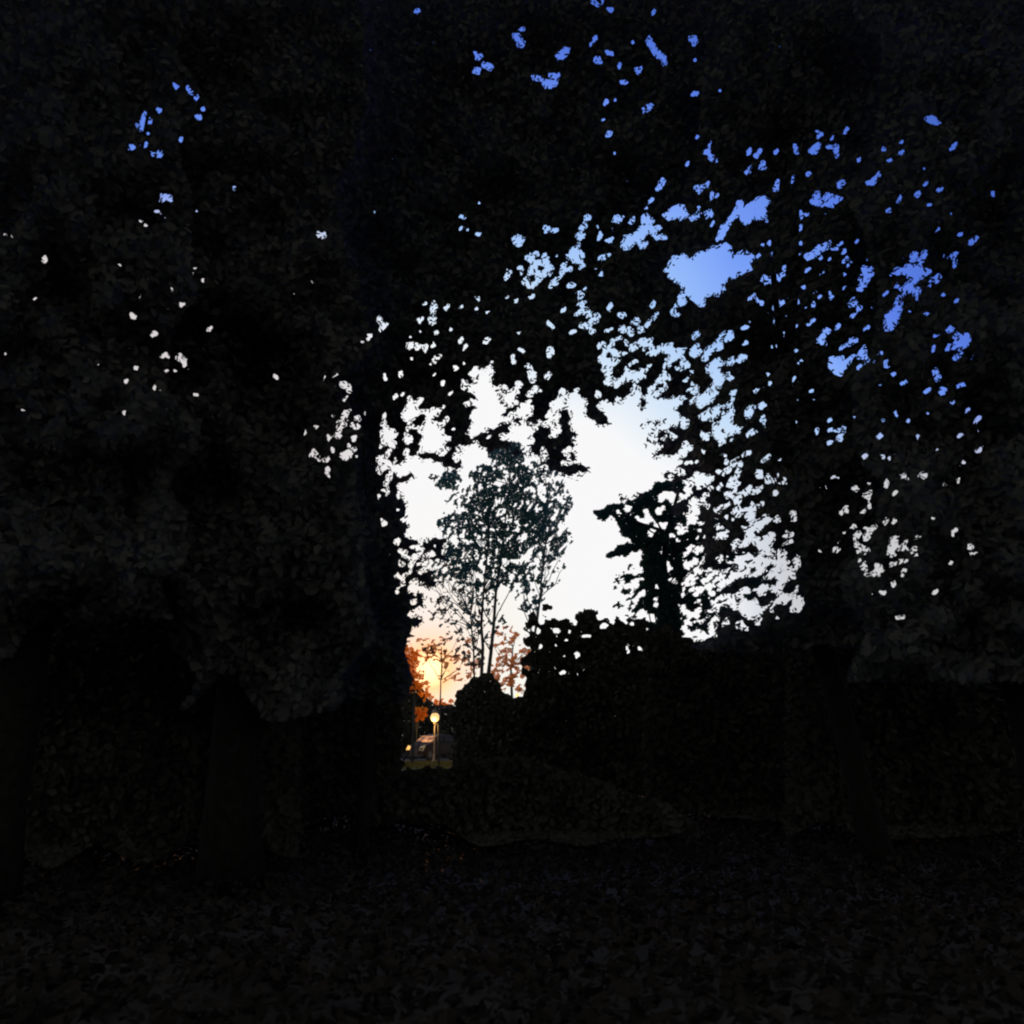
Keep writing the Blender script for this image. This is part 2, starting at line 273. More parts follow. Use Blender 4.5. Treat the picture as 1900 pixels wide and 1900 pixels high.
 (E_, [(1000,290),(1050,300),(1160,250),(1185,300),(1170,330),(1080,350),(1050,320)]), (E_, [(1200,340),(1250,290),(1260,250),(1275,270),(1260,310),(1220,340)]), (E_, [(805,490),(840,440),(900,450),(890,480),(860,520),(820,520)]), (E_, [(900,500),(950,480),(930,510),(905,525)]),
 (E_, [(165,430),(210,440),(235,480),(200,500),(175,475)]), (E_, [(665,530),(690,545),(760,525),(740,560),(680,570)]), (E_, [(515,540),(540,520),(550,580),(585,580),(555,610),(530,590)]), (E_, [(335,590),(390,600),(390,630),(340,610)]), (E_, [(320,660),(360,640),(400,650),(390,680),(340,680)]), (E_, [(440,660),(450,600),(480,570),(470,620),(465,670)]), (E_, [(205,720),(240,680),(270,700),(300,710),(280,740),(240,720)]), (E_,[(125,620),(140,620),(160,650),(145,680)]), (E_,[(730,350),(760,320),(810,310),(800,350),(750,370)]), (E_,[(585,315),(620,315),(615,340),(590,335)]), (E_,[(950,330),(980,340),(980,380),(955,360)]), (E_,[(1270,140),(1310,125),(1330,150),(1290,160)]), (E_,[(1305,180),(1350,165),(1355,190),(1320,200)]), (E_,[(1010,150),(1030,100),(1050,110),(1025,165)]),(E_,[(1010,440),(1060,420),(1060,450),(1020,460)]),(E_,[(975,420),(1000,410),(990,440)]),(E_,[(575,900),(610,880),(620,920),(590,925)]),(E_,[(600,950),(620,960),(635,1010),(610,1015)]),(E_,[(715,890),(745,845),(750,870),(730,905)]),(E_,[(240,1180),(280,1210),(305,1250),(280,1290),(250,1220)]),(E_,[(355,1100),(380,1090),(395,1130),(370,1155)]),(E_,[(340,1260),(400,1240),(380,1270),(350,1285)]),(E_,[(190,1080),(230,1100),(250,1150),(215,1130)]),(E_,[(560,760),(600,710),(600,750),(575,765)]),(E_,[(490,630),(600,620),(600,635),(500,638)]),(E_,[(1690,160),(1720,110),(1740,130),(1710,180)]),(E_,[(1795,130),(1810,80),(1850,80),(1820,110)]),
 (E_, [(1630,730),(1650,680),(1700,670),(1770,650),(1720,700),(1660,710)]),
 # tile F
 (F_, [(1110,1000),(1180,1000),(1290,1020),(1270,1050),(1200,1080),(1170,1130),(1110,1130),(1150,1080),(1100,1040)]), (F_,[(1045,1020),(1080,1000),(1100,1030),(1070,1050)]), (F_,[(1150,930),(1170,895),(1190,910),(1180,960),(1155,960)]), (F_,[(1210,960),(1240,890),(1255,910),(1230,975)]), (F_,[(1270,1090),(1330,1040),(1345,1050),(1310,1095)]), (F_,[(1170,1140),(1215,1130),(1210,1180),(1180,1180)]),
 (F_, [(1060,1200),(1090,1180),(1095,1260),(1070,1330),(1030,1390),(980,1390),(990,1300),(1040,1270)]), (F_,[(1440,1450),(1490,1410),(1535,1450),(1510,1500),(1450,1530),(1380,1520),(1385,1480),(1410,1500)]), (F_,[(520,600),(560,530),(595,580),(560,620)]), (F_,[(610,600),(640,570),(740,560),(700,590),(640,620)]), (F_,[(865,460),(910,460),(940,400),(975,400),(920,480),(880,490)]), (F_,[(1240,50),(1300,60),(1360,110),(1320,112),(1260,92)]), (F_,[(610,240),(680,240),(700,200),(700,300),(670,330),(680,270),(630,255)]), (F_,[(505,270),(540,240),(590,215),(570,270),(530,290)]), (F_,[(420,280),(430,240),(450,245),(430,295)]), (F_,[(725,165),(750,115),(768,130),(740,165)]), (F_,[(400,490),(410,430),(460,420),(420,450)]), (F_,[(290,530),(300,480),(320,440),(340,480),(310,530)]),
 (F_,[(1290,1650),(1320,1650),(1345,1700),(1310,1730)]), (F_,[(1330,1770),(1365,1740),(1370,1800),(1345,1810)]), (F_,[(1440,1750),(1495,1725),(1490,1750),(1450,1765)]), (F_,[(820,1140),(850,1085),(865,1100),(850,1150)]), (F_,[(750,1240),(790,1200),(810,1210),(780,1260)]), (F_,[(845,1400),(880,1370),(890,1380),(865,1410)]), (F_,[(670,1390),(700,1350),(710,1370),(690,1400)]), (F_,[(980,1600),(1010,1585),(1015,1620),(985,1640)]), (F_,[(1515,860),(1570,800),(1580,820),(1540,865)]), (F_,[(1370,960),(1420,910),(1460,910),(1400,960)]), (F_,[(1410,1580),(1460,1545),(1450,1570),(1420,1590)]), (F_,[(1500,1570),(1520,1540),(1550,1558),(1520,1575)]), (F_,[(1370,1400),(1410,1365),(1410,1410),(1385,1420)]),
 (F_,[(640,1600),(650,1560),(700,1580),(735,1570),(720,1610),(680,1640)]), (F_,[(440,650),(470,645),(460,685),(445,680)]),(F_,[(440,1600),(460,1605),(440,1620)]),(F_,[(480,1040),(500,1010),(540,1000),(500,1040)]),(F_,[(490,940),(560,880),(620,860),(640,830),(650,880),(600,900),(540,925),(500,970)]),(F_,[(640,900),(700,860),(725,855),(680,895)]),(F_,[(1195,590),(1200,520),(1220,520),(1180,540)]),(F_,[(1630,600),(1670,570),(1660,510),(1680,560)]),
 # tile D
 (D_, [(955,850),(990,820),(1010,870),(990,890),(960,920)]), (D_, [(1010,920),(1020,890),(1075,845),(1085,890),(1040,905)]), (D_,[(1090,890),(1150,885),(1145,910),(1110,940)]), (D_,[(775,1080),(820,1080),(870,1020),(880,1030),(830,1095),(785,1100)]), (D_,[(865,1080),(890,1040),(910,1035),(880,1105)]), (D_,[(940,1035),(965,990),(975,1000),(955,1035)]), (D_,[(975,1020),(1010,1000),(1035,960),(1040,975),(1000,1020)]), (D_,[(770,850),(790,800),(815,770),(830,790),(800,850)]), (D_,[(700,815),(750,780),(755,800),(715,835)]), (D_,[(665,780),(700,720),(720,740),(690,760)]), (D_,[(440,910),(470,920),(500,915),(460,940)]), (D_,[(530,945),(570,915),(605,890),(595,930),(550,935)]), (D_,[(395,985),(420,970),(430,1000),(400,1000)]), (D_,[(980,1405),(1020,1370),(1060,1375),(1085,1400),(1050,1395)]), (D_,[(895,1235),(905,1190),(925,1200),(915,1235)]), (D_,[(820,1220),(845,1215),(840,1235)]), (D_,[(950,1165),(980,1130),(1005,1130),(985,1180)]), (D_,[(1035,1100),(1045,1050),(1075,1040),(1055,1100)]), (D_,[(1120,965),(1150,940),(1155,965),(1135,975)]), (D_,[(1510,885),(1525,870),(1525,905)]), (D_,[(1585,880),(1605,868),(1608,885)]), (D_,[(1505,940),(1570,930),(1572,942),(1510,948)]), (D_,[(775,545),(800,500),(820,495),(800,550)]), (D_,[(795,610),(820,585),(820,620),(800,620)]), (D_,[(910,430),(930,410),(945,440),(930,450)]), (D_,[(1075,465),(1130,435),(1125,450),(1090,470)]), (D_,[(970,720),(1000,685),(1000,700),(975,722)]), (D_,[(580,120),(600,85),(625,95),(605,140)]), (D_,[(510,160),(550,150),(540,175),(515,175)]), (D_,[(860,120),(890,105),(880,130)]), (D_,[(695,470),(725,460),(720,485),(700,485)]), (D_,[(1180,230),(1210,200),(1205,225),(1185,235)]), (D_,[(1550,220),(1590,190),(1640,185),(1590,215)]), (D_,[(750,935),(800,895),(795,915),(765,940)]), (D_,[(1035,415),(1050,385),(1085,380),(1050,420)]), (D_,[(1190,410),(1215,365),(1215,400)]), (D_,[(1730,515),(1742,485),(1745,510)]), (D_,[(140,500),(170,495),(170,525),(140,530)]), (D_,[(890,262),(905,245),(922,262),(905,272)]), (D_,[(980,325),(1010,300),(1012,312),(990,328)]),(D_,[(940,250),(958,258),(955,280),(940,275)]),
 # tile H top
 (H_, [(545,180),(580,180),(612,210),(600,240),(565,240),(570,210)]), (H_,[(760,280),(800,245),(832,250),(820,272),(780,297)]), (H_,[(720,370),(790,370),(770,410),(740,445),(700,445),(697,410),(740,400)]), (H_,[(640,382),(665,382),(685,405),(660,410)]), (H_,[(940,-4),(1012,-4),(1000,22),(970,36)]), (H_,[(1020,38),(1055,40),(1052,68),(1030,60)]), (H_,[(1222,222),(1240,190),(1262,232),(1322,290),(1300,312),(1270,282)]), (H_,[(355,268),(392,272),(380,302),(358,302)]), (H_,[(400,312),(442,340),(430,357),(400,342)]), (H_,[(353,350),(387,342),(380,372),(358,377)]), (H_,[(1153,345),(1202,335),(1190,367),(1175,377)]), (H_,[(953,295),(985,290),(993,310),(965,322)]), (H_,[(1198,545),(1220,523),(1247,530),(1240,557),(1210,562)]), (H_,[(1000,530),(1015,495),(1027,505),(1015,530)]), (H_,[(1080,405),(1120,405),(1122,422),(1095,425)]), (H_,[(1010,255),(1045,262),(1040,278),(1020,275)]), (H_,[(50,42),(75,50),(88,70),(60,60)]), (H_,[(1430,200),(1450,180),(1478,205),(1465,225),(1445,212)]), (H_,[(930,230),(942,205),(948,235)]), (H_,[(1020,685),(1035,662),(1037,680)]), (H_,[(575,150),(600,135),(605,150)]), (H_,[(1528,790),(1550,770),(1560,800),(1540,812)]),(H_,[(1250,570),(1262,590),(1255,595)]),(H_,[(990,600),(1010,598),(1005,615)]),(H_,[(1270,950),(1290,900),(1315,900),(1290,950)]),(H_,[(1412,838),(1425,812),(1440,815),(1425,838)]),
 # tile G left
 (G_, [(583,300),(615,312),(632,258),(645,275),(672,285),(665,312),(640,308),(628,350)]), (G_,[(640,340),(658,340),(655,358),(640,355)]), (G_,[(618,415),(640,390),(655,392),(635,415)]), (G_,[(568,400),(590,400),(585,430),(572,420)]), (G_,[(660,430),(680,440),(705,425),(722,430),(712,447),(670,452)]), (G_,[(682,258),(695,235),(715,240),(705,260)]), (G_,[(855,185),(880,180),(870,205),(855,200)]), (G_,[(815,140),(830,140),(855,170),(840,172)]), (G_,[(762,130),(775,130),(785,155),(770,150)]), (G_,[(858,268),(885,275),(888,292),(865,285)]), (G_,[(888,235),(904,235),(902,250),(888,248)]), (G_,[(792,365),(808,368),(800,385)]), (G_,[(725,300),(745,275),(740,292)]),
 (G_,[(1022,603),(1040,580),(1057,600),(1050,614),(1030,600)]), (G_,[(738,628),(755,632),(765,650),(745,652)]), (G_,[(705,625),(722,620),(720,642),(706,642)]), (G_,[(610,735),(625,722),(632,735),(620,742)]), (G_,[(628,760),(650,740),(645,760)]), (G_,[(1388,785),(1435,788),(1438,802),(1395,800)]), (G_,[(395,775),(410,760),(414,772),(402,782)]), (G_,[(42,800),(52,792),(58,806),(48,812)]), (G_,[(14,795),(28,798),(30,812),(18,810)]), (G_,[(188,910),(195,885),(204,895),(202,922)]), (G_,[(575,1150),(600,1155),(600,1168),(582,1165)]), (G_,[(660,1245),(680,1215),(690,1222),(675,1248)]), (G_,[(772,1340),(790,1320),(805,1335),(825,1340),(822,1352),(802,1365),(785,1352)]), (G_,[(722,1405),(732,1385),(740,1392),(730,1410)]), (G_,[(672,1460),(686,1455),(686,1488),(675,1488)]), (G_,[(708,1475),(716,1452),(723,1470),(715,1480)]), (G_,[(852,1500),(862,1492),(875,1502),(868,1515)]), (G_,[(1208,1422),(1220,1415),(1230,1428),(1218,1440)]), (G_,[(908,1215),(925,1205),(936,1212),(915,1222)]), (G_,[(958,1130),(970,1118),(982,1125),(968,1132)]), (G_,[(785,1108),(800,1098),(820,1100),(800,1112)]), (G_,[(851,945),(862,930),(870,936),(858,948)]), (G_,[(298,1140),(305,1132),(310,1142),(303,1148)]), (G_,[(248,1150),(262,1135),(264,1145)]), (G_,[(20,1130),(32,1125),(38,1138),(28,1142)]), (G_,[(484,805),(495,795),(498,805),(488,812)]), (G_,[(1175,772),(1190,765),(1195,778),(1182,785)]),(G_,[(625,1340),(638,1332),(638,1342)]),(G_,[(595,1380),(608,1370),(608,1382)]),(G_,[(1650,700),(1660,695),(1662,708),(1653,710)]),(G_,[(1435,172),(1448,168),(1450,180)]),
]:
    tpoly(HOLE, *T, P)

def soften(m, r):
    a = m.astype(float)
    for ax in (0, 1):
        a = sum(np.roll(a, k, ax) for k in range(-r, r + 1)) / (2 * r + 1)
    return a
def roughen(m, r=2, a=.8):
    k = soften(m, r) + (ranks(.6 * vnoise(8, R(60), 1.4, 45) + .4 * vnoise(4.5, 0, 1.2, 46)) - .5) * a > .5
    return k | (soften(m, 5) > .97)
HP = HOLE & ((XX < 720) | (YY < 330) | (XX > 1400))
rough = soften(HOLE, 2) + (ranks(.6 * vnoise(9, R(-40), 1.6, 41) + .4 * vnoise(5, R(30), 1.3, 42)) - .5) * .85 > .46
HOLE = rough | (soften(HOLE, 1) > .99) & (ranks(vnoise(6, 0, 1, 43)) > .12) & HOLE
HOLE |= HP
# small pinpricks (photo pixels, half length, half width, slant)
rs = np.random.default_rng(5); PK = 1.25
def prick(x0, x1, y0, y1, n, a, slant=0, sl_var=90, seed=None):
    for _ in range(n):
        s = a * PK * rs.uniform(.6, 1.3)
        hx, hy = rs.uniform(x0, x1), rs.uniform(y0, y1); an = slant + rs.uniform(-sl_var, sl_var)
        ell(HOLE, hx, hy, s * 1.15, s * rs.uniform(.35, .6), an)
        if rs.random() < .6: ell(HOLE, hx + rs.normal() * s * .7, hy + rs.normal() * s * .7, s * .8, s * .35, an + rs.uniform(-70, 70))
prick(565, 680, 745, 880, 16, 4.5, 80, 30); prick(0, 330, 400, 860, 26, 3.4); prick(250, 700, 300, 600, 12, 3.0); prick(130, 230, 240, 330, 5, 3); prick(230, 360, 620, 780, 9, 4.0)
prick(780, 1000, 545, 690, 26, 4.5, 60, 40); prick(700, 760, 690, 1000, 18, 4.5, 75, 25); prick(1100, 1340, 20, 320, 16, 4.2, 60, 40)
prick(1400, 1830, 640, 900, 85, 3.6, 45, 25); prick(1440, 1780, 880, 1100, 44, 3.9, 40, 25); prick(1380, 1840, 240, 660, 80, 3.8, 45, 25)
prick(1200, 1420, 280, 420, 18, 5.0, 50, 30); prick(930, 1120, 400, 560, 18, 5.0, 45, 35); prick(840, 890, 370, 440, 7, 3.2); prick(1040,1250,560,640,22,5,40,35)

# speckled stretches: f = share of sky showing between the leaves
FLD = np.zeros((G, G))
for z in [(720,860,14,90,.34), (825,800,95,40,.20), (965,775,50,60,.46), (1030,830,24,80,.42), (1045,880,30,32,.45), (1210,680,90,48,.52,10), (1240,720,55,20,.5),
          (1320,760,60,50,.42,20), (1340,680,30,70,.30,-20), (1250,850,40,40,.40), (1300,830,50,50,.25), (1300,930,70,50,.50,20), (1390,1000,70,60,.33,20), (1350,900,45,40,.35),
          (1300,1070,60,40,.45,-10), (1330,1135,80,30,.48,0), (1420,1060,60,40,.42,20), (1460,1110,35,30,.35,20), (1290,1165,40,26,.35), (1560,650,40,45,.36,40), (1590,540,22,50,.20,-25),
          (1700,520,40,40,.16,40), (1290,560,60,25,.20,30), (1180,420,110,28,.24,10), (1030,490,80,40,.24,0), (1100,590,80,30,.16,0), (870,700,90,40,.05), (1430,600,60,60,.12,40), (1650,1010,60,60,.12,40), (1520,370,60,25,.16,20),
          (820,640,18,50,.20), (645,800,24,60,.12), (780,990,50,30,.4), (1400,870,50,60,.12), (760,1075,26,50,.5), (770,1160,22,40,.42), (1500,480,90,60,.10,30), (1210,740,60,14,.6)]:
    zone(FLD, *z)
nz = ranks(.7 * vnoise(11, R(-42), 1.7, 3) + .3 * vnoise(5.5, R(-42), 1.5, 4))
HOLE |= (nz < FLD)
# leafy sprays standing inside the big opening
SPRAY = np.zeros((G, G)); nz2 = ranks(.7 * vnoise(10, R(-30), 1.5, 8) + .3 * vnoise(5, 0, 1.2, 9))
for z in [(1215,770,40,40,.20), (1255,790,26,60,.40,0), (1240,815,40,30,.5,20), (765,890,55,7,.42), (728,930,9,80,.75), (745,965,9,45,.6), (815,1005,45,16,.55), (790,1030,50,12,.55), (1150,915,45,12,.16), (1045,735,9,9,.5), (1105,772,26,12,.75,-35),
          (1045,820,20,70,.50), (1062,875,26,16,.6), (1012,830,22,60,.62), (750,1010,14,16,1.0), (758,1060,16,30,.75), (775,1065,26,14,.6), (742,1140,20,60,.95), (770,1130,14,40,.35), (790,1080,26,8,.4), (748,1200,20,50,1.0), (1260,875,30,20,.5), (1195,690,60,34,.3), (1240,700,60,40,.38), (1330,790,60,60,.34), (1300,940,60,50,.3), (1060,600,60,30,.2)]:
    zone(SPRAY, *z)
spr = nz2 < SPRAY
HOLE &= ~spr
poly(HOLE, [(757, 1185), (1290, 1185), (1290, 1900), (752, 1900), (752, 1300), (768, 1262), (760, 1235), (752, 1210)])
NEAR = ~HOLE

def px3(px, py, y): return at(np.array([px]), np.array([py]), y)[0]
# ------------------------------------------------------------------ leaf builder
def lookup(mask, px, py, outside=True):
    i = np.floor(py / 2).astype(int); j = np.floor(px / 2).astype(int); ok = (i >= 0) & (i < G) & (j >= 0) & (j < G)
    r = np.full(px.shape, outside); r[ok] = mask[i[ok], j[ok]]; return r
def dilate(m, n):
    m = m.copy()
    for _ in range(n):
        k = m.copy(); k[1:] |= m[:-1]; k[:-1] |= m[1:]; k[:, 1:] |= m[:, :-1]; k[:, :-1] |= m[:, 1:]; m = k
    return m
def unit(a): return a / (np.linalg.norm(a, axis=-1, keepdims=True) + 1e-9)
def leaves_at(P, size, slant=None, spread=1.0, face=.9, ratio=.55):
    """six-cornered folded leaves centred on P; slant = favoured direction (3D)"""
    n = len(P); view = unit(CP - P)
    nrm = unit(RNG.normal(size=(n, 3)) + face * view * 1.2)
    ax = RNG.normal(size=(n, 3)) * spread
    if slant is not None: ax = ax + np.asarray(slant) * 1.3
    u = unit(ax - nrm * np.sum(ax * nrm, 1, keepdims=True)); v = np.cross(nrm, u)
    Ls = (size * RNG.uniform(.7, 1.25, n))[:, None]; Ws = Ls * ratio * RNG.uniform(.8, 1.2, (n, 1)); h = Ls * .06
    V = np.stack([P - .5*Ls*u, P - .22*Ls*u + .46*Ws*v + h*nrm, P + .16*Ls*u + .40*Ws*v + h*nrm, P + .5*Ls*u,
                  P + .16*Ls*u - .40*Ws*v + h*nrm, P - .22*Ls*u - .46*Ws*v + h*nrm], 1)
    return V
def keep(V, mask, strict=True, outside=True):
    V = np.concatenate([V, V.mean(1, keepdims=True), (V[:, 1:2] + V[:, 2:3]) / 2, (V[:, 4:5] + V[:, 5:6]) / 2, (V[:, 0:1] * .5 + V.mean(1, keepdims=True) * .5), (V[:, 3:4] + V.mean(1, keepdims=True)) / 2], 1)
    S = V.reshape(-1, 3); px, py = proj(S); ok = lookup(mask, px, py, outside).reshape(-1, 11)
    return ok.all(1) if strict else ok.sum(1) >= 9
def sites(region, spacing, x0=0, x1=1900, y0=0, y1=1900):
    """jittered grid of photo points inside a region function/map"""
    gx, gy_ = np.meshgrid(np.arange(x0, x1, spacing), np.arange(y0, y1, spacing)); n = gx.size
    px = gx.ravel() + RNG.uniform(-.6, .6, n) * spacing; py = gy_.ravel() + RNG.uniform(-.6, .6, n) * spacing
    k = region(px, py) if callable(region) else lookup(region, px, py, False)
    return px[k], py[k]
LUMP = vnoise(130, 0, 1, 21) * .6 + vnoise(50, 0, 1, 22) * .4
def lump(px, py):
    i = np.clip(py / 2, 0, G-1).astype(int); j = np.clip(px / 2, 0, G-1).astype(int); return LUMP[i, j]
def leaf_mesh(name, Vs, m, parent):
    V = np.concatenate(Vs); n = len(V); b = np.arange(n)[:, None] * 6
    F = np.concatenate([b + np.array([[0,1,2,3]]), b + np.array([[0,3,4,5]])], 0)
    return link(name, V.reshape(-1, 3), F, m, parent, local=False)
def foliage(region, mask, d0, depth, lsize, passes=3, spacing=None, slant=None, ratio=.55, outside=True, small=True, ext=0, face=.9, lumpy=2.0):
    """leaves through a crown: region limits ownership, mask holds the crown's gaps, distances d0..d0+depth"""
    out = []; lp = lsize / (d0 + depth * .5) * FPX
    sp = spacing or lp * .42
    for k in range(passes):
        px, py = sites(region, sp, -150, 2050, -150)
        n = len(px)
        if not n: continue
        y = d0 + depth * RNG.random(n) + lumpy * (lump(px, py) - .5)
        V = leaves_at(at(px, py, y), np.full(n, lsize), slant, face=face, ratio=ratio); out.append(V[keep(V, mask, True, outside)])
    if small:
        near_gap = dilate(~mask, 7) & mask
        for k in range(3):
            px, py = sites(lambda a, b: (region(a, b) if callable(region) else lookup(region, a, b, False)) & lookup(near_gap, a, b, False), max(sp * .6, 3.0))
            n = len(px)
            if n:
                y = d0 + depth * RNG.random(n) + lumpy * (lump(px, py) - .5)
                V = leaves_at(at(px, py, y), np.full(n, lsize * .5), slant, face=1.6, ratio=.7); out.append(V[keep(V, mask, True, outside)])
    # stray leaves and tips standing into the gaps
    edge = dilate(~mask, 1) & dilate(mask, 2); big = soften(~mask, 5) > .22
    for zone_, spc, sz, rt, pr in ((big, 6.0, .75, .34, .55), (big, 5.0, .5, .45, .5), (~big, 7.0, .5, .4, .28)):
        px, py = sites(lambda a, b: region(a, b) & lookup(edge & zone_, a, b, False), spc)
        if len(px):
            q = RNG.random(len(px)) < pr; px, py = px[q], py[q]
            out.append(leaves_at(at(px, py, d0 + depth * RNG.random(len(px)) + lumpy * (lump(px, py) - .5)), np.full(len(px), lsize * sz), slant, face=.9, ratio=rt))
    want = mask & (region(XX, YY) if callable(region) else region)
    fill(want, mask, out, lambda a, b: d0 + depth * RNG.random(len(a)) + lumpy * (lump(a, b) - .5), lsize, slant=slant)
    if ext:
        gx = RNG.uniform(-500, 2400, ext); gyy = RNG.uniform(-600, 1300, ext); k = ((gx < 0) | (gx > 1900) | (gyy < 0)) & region(gx, gyy)
        px, py = gx[k], gyy[k]; V = leaves_at(at(px, py, d0 + depth * RNG.random(len(px))), np.full(len(px), lsize * 1.8), slant); out.append(V)
    return out
BAR = [(a, b) for a in (-.27, -.14, 0., .14, .27) for b in (-.4, 0., .4)]
def cover(cov, V):
    """mark the map cells that leaves V hide"""
    if not len(V): return
    base, tip = V[:, 0], V[:, 3]; mid = (base + tip) / 2; u = tip - base; v = (V[:, 1] + V[:, 2] - V[:, 4] - V[:, 5]) / 4
    for a, b in BAR:
        tp = 1 - (abs(a) / .5) ** 2 * .75
        px, py = proj(mid + u * a + v * b * tp); i = np.floor(py / 2).astype(int); j = np.floor(px / 2).astype(int)
        ok = (i >= 0) & (i < G) & (j >= 0) & (j < G); cov[i[ok], j[ok]] = True
def fill(want, mask, Vs, *a, **k):
    _fill(want, mask, Vs, *a, **k)
    for _ in range(LAYERS):
        extra = []; _fill(want, mask, extra, *a, **k); Vs += extra
LAYERS = 1
def _fill(want, mask, Vs, y_of, lsize, sizes=(1.15, 1.0, .8, .6, .5, .4), ratio=.6, slant=None, strict=True, pick=.13):
    """close the pores: more leaves wherever the crown should hide the sky"""
    cov = np.zeros((G, G), bool)
    for V in Vs: cover(cov, V)
    for k in sizes:
        for rep_ in range(3):
            jj = np.argwhere(want & ~cov); n = len(jj)
            if not n: return
            lp = lsize * FPX / float(np.mean(y_of(np.full(50, 950.), np.full(50, 900.)))); k2 = max(k, (7.5 if strict else 4.6) / lp)
            p = min(1.0, pick * (19 / (lp * k2)) ** 2); sel = jj[RNG.random(n) < p]
            px = sel[:, 1] * 2 + 1.0 + RNG.uniform(-1, 1, len(sel)); py = sel[:, 0] * 2 + 1.0 + RNG.uniform(-1, 1, len(sel))
            V = leaves_at(at(px, py, y_of(px, py)), np.full(len(px), lsize * k2), slant, face=1.4 if k > .6 else 3.0, ratio=ratio if k > .6 else .7)
            V = V[keep(V, mask, strict, True)]; cover(cov, V); Vs.append(V)
def wavy(p0, p1, n=9, amp=.03, sag=0):
    p0 = np.array(p0, float); p1 = np.array(p1, float); Ln = np.linalg.norm(p1 - p0); o = []; off = np.zeros(3)
    for i in range(n + 1):
        t = i / n; off = off * .7 + RNG.normal(size=3) * amp * Ln * .5
        o.append(p0 + (p1 - p0) * t + off * math.sin(math.pi * t) + np.array([0, 0, sag * Ln * math.sin(math.pi * t)]))
    return o
def clear_of_gaps(pts, mask):
    P = np.array(pts); P = np.concatenate([P[:-1] * (1 - t) + P[1:] * t for t in (0, .2, .4, .6, .8)] + [P[-1:]]); px, py = proj(P[P[:, 1] > 1.0]); return lookup(mask, px, py, True).all()
def tree(name, label, cat, base, height, r0, region, mask, d0, depth, lsize, m, group=None, limbs=26, lean=(0, 0), way=None, ext=25000, **kw):
    t = empty(name, base, label, cat, group)
    Vs = foliage(region, mask, d0, depth, lsize, ext=ext, **kw)
    top = np.array([base[0] + lean[0], base[1] + lean[1], height])
    if way:
        W = [np.array(base, float)] + [px3(a, b, c) for a, b, c in way]; sl_ = [np.linalg.norm(W[i+1]-W[i]) for i in range(len(W)-1)]; cs = np.concatenate([[0], np.cumsum(sl_)])
        trunk = [np.array([np.interp(q, cs, [p[k] for p in W]) for k in range(3)]) + RNG.normal(size=3) * .015 for q in np.linspace(0, cs[-1], 11)]
    else: trunk = wavy(base, top, 10, .02)
    T = Mesh(); T.tube(trunk, [r0 * (1.25 if i == 0 else 1) * (1 - .075 * i) for i in range(11)], 12)
    T.build('trunk', M_BARK, t, True, False)
    allv = np.concatenate(Vs); pick = allv[RNG.integers(0, len(allv), limbs * 8), 0]; lm = Mesh(); cnt = 0
    for p in pick:
        if cnt >= limbs: break
        i = RNG.integers(3, 10); s = trunk[i]
        if p[2] < s[2] - .5: continue
        pts = wavy(s, p, 9, .05, .05)
        if not clear_of_gaps(pts, mask): continue
        r = r0 * (.42 - .02 * i); lm.tube(pts, [max(r * (1 - j / 9.5), .012) for j in range(10)], 6); cnt += 1
    if lm.v: lm.build('limb', M_BARK, t, True, False)
    leaf_mesh('crown', Vs, m, t)
    return t

# ------------------------------------------------------------------ ground, road
def ground():
    n = 90; s = np.linspace(-1, 1, n); X = np.sign(s) * np.abs(s) ** 2.6 * 1200
    vx, vy = np.meshgrid(X, X); rr = np.hypot(vx, vy)
    z = RNG.normal(size=vx.shape) * .035 * (rr < 60) * (rr > 1)
    V = np.stack([vx, vy + 10, z], -1).reshape(-1, 3); i = np.arange((n-1)*n).reshape(n-1, n)[:, :-1].ravel()[:, None]
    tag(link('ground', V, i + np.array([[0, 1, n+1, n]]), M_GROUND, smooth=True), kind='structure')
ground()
m = Mesh(); m.box(-60, 60, 57.2, 63.5, -.3, .075); tag(m.build('road', M_ROAD), kind='structure')
m = Mesh(); m.box(-60, 60, 63.5, 63.65, -.3, .19); tag(m.build('kerb', M_ROAD), kind='structure')
# mown grass by the lamp
def grass():
    n = 60000; x = RNG.uniform(-16, 4, n); y = RNG.uniform(44, 57.1, n); k = np.ones(n, bool); x, y = x[k], y[k]; n = len(x)
    h = RNG.uniform(.06, .16, n); a = RNG.uniform(0, 6.28, n); wd = .012; dx = np.cos(a) * wd; dy = np.sin(a) * wd; lx = RNG.normal(size=n) * .04; ly = RNG.normal(size=n) * .04
    z0 = np.zeros(n)
    V = np.stack([np.stack([x-dx, y-dy, z0], 1), np.stack([x+dx, y+dy, z0], 1), np.stack([x+lx, y+ly, h], 1)], 1).reshape(-1, 3)
    tag(link('grass', V, np.arange(n)[:, None] * 3 + np.array([[0, 1, 2]]), M_GRASS), 'short olive green grass under the round street lamp', 'grass', kind='stuff')
grass()
m = Mesh(); m.box(-16, 4, 44, 57.2, -.2, .05); tag(m.build('lawn', solid('turf', (.05, .07, .015), (.035, .05, .012), 1.0, scale=3, bump=.6)), kind='structure')

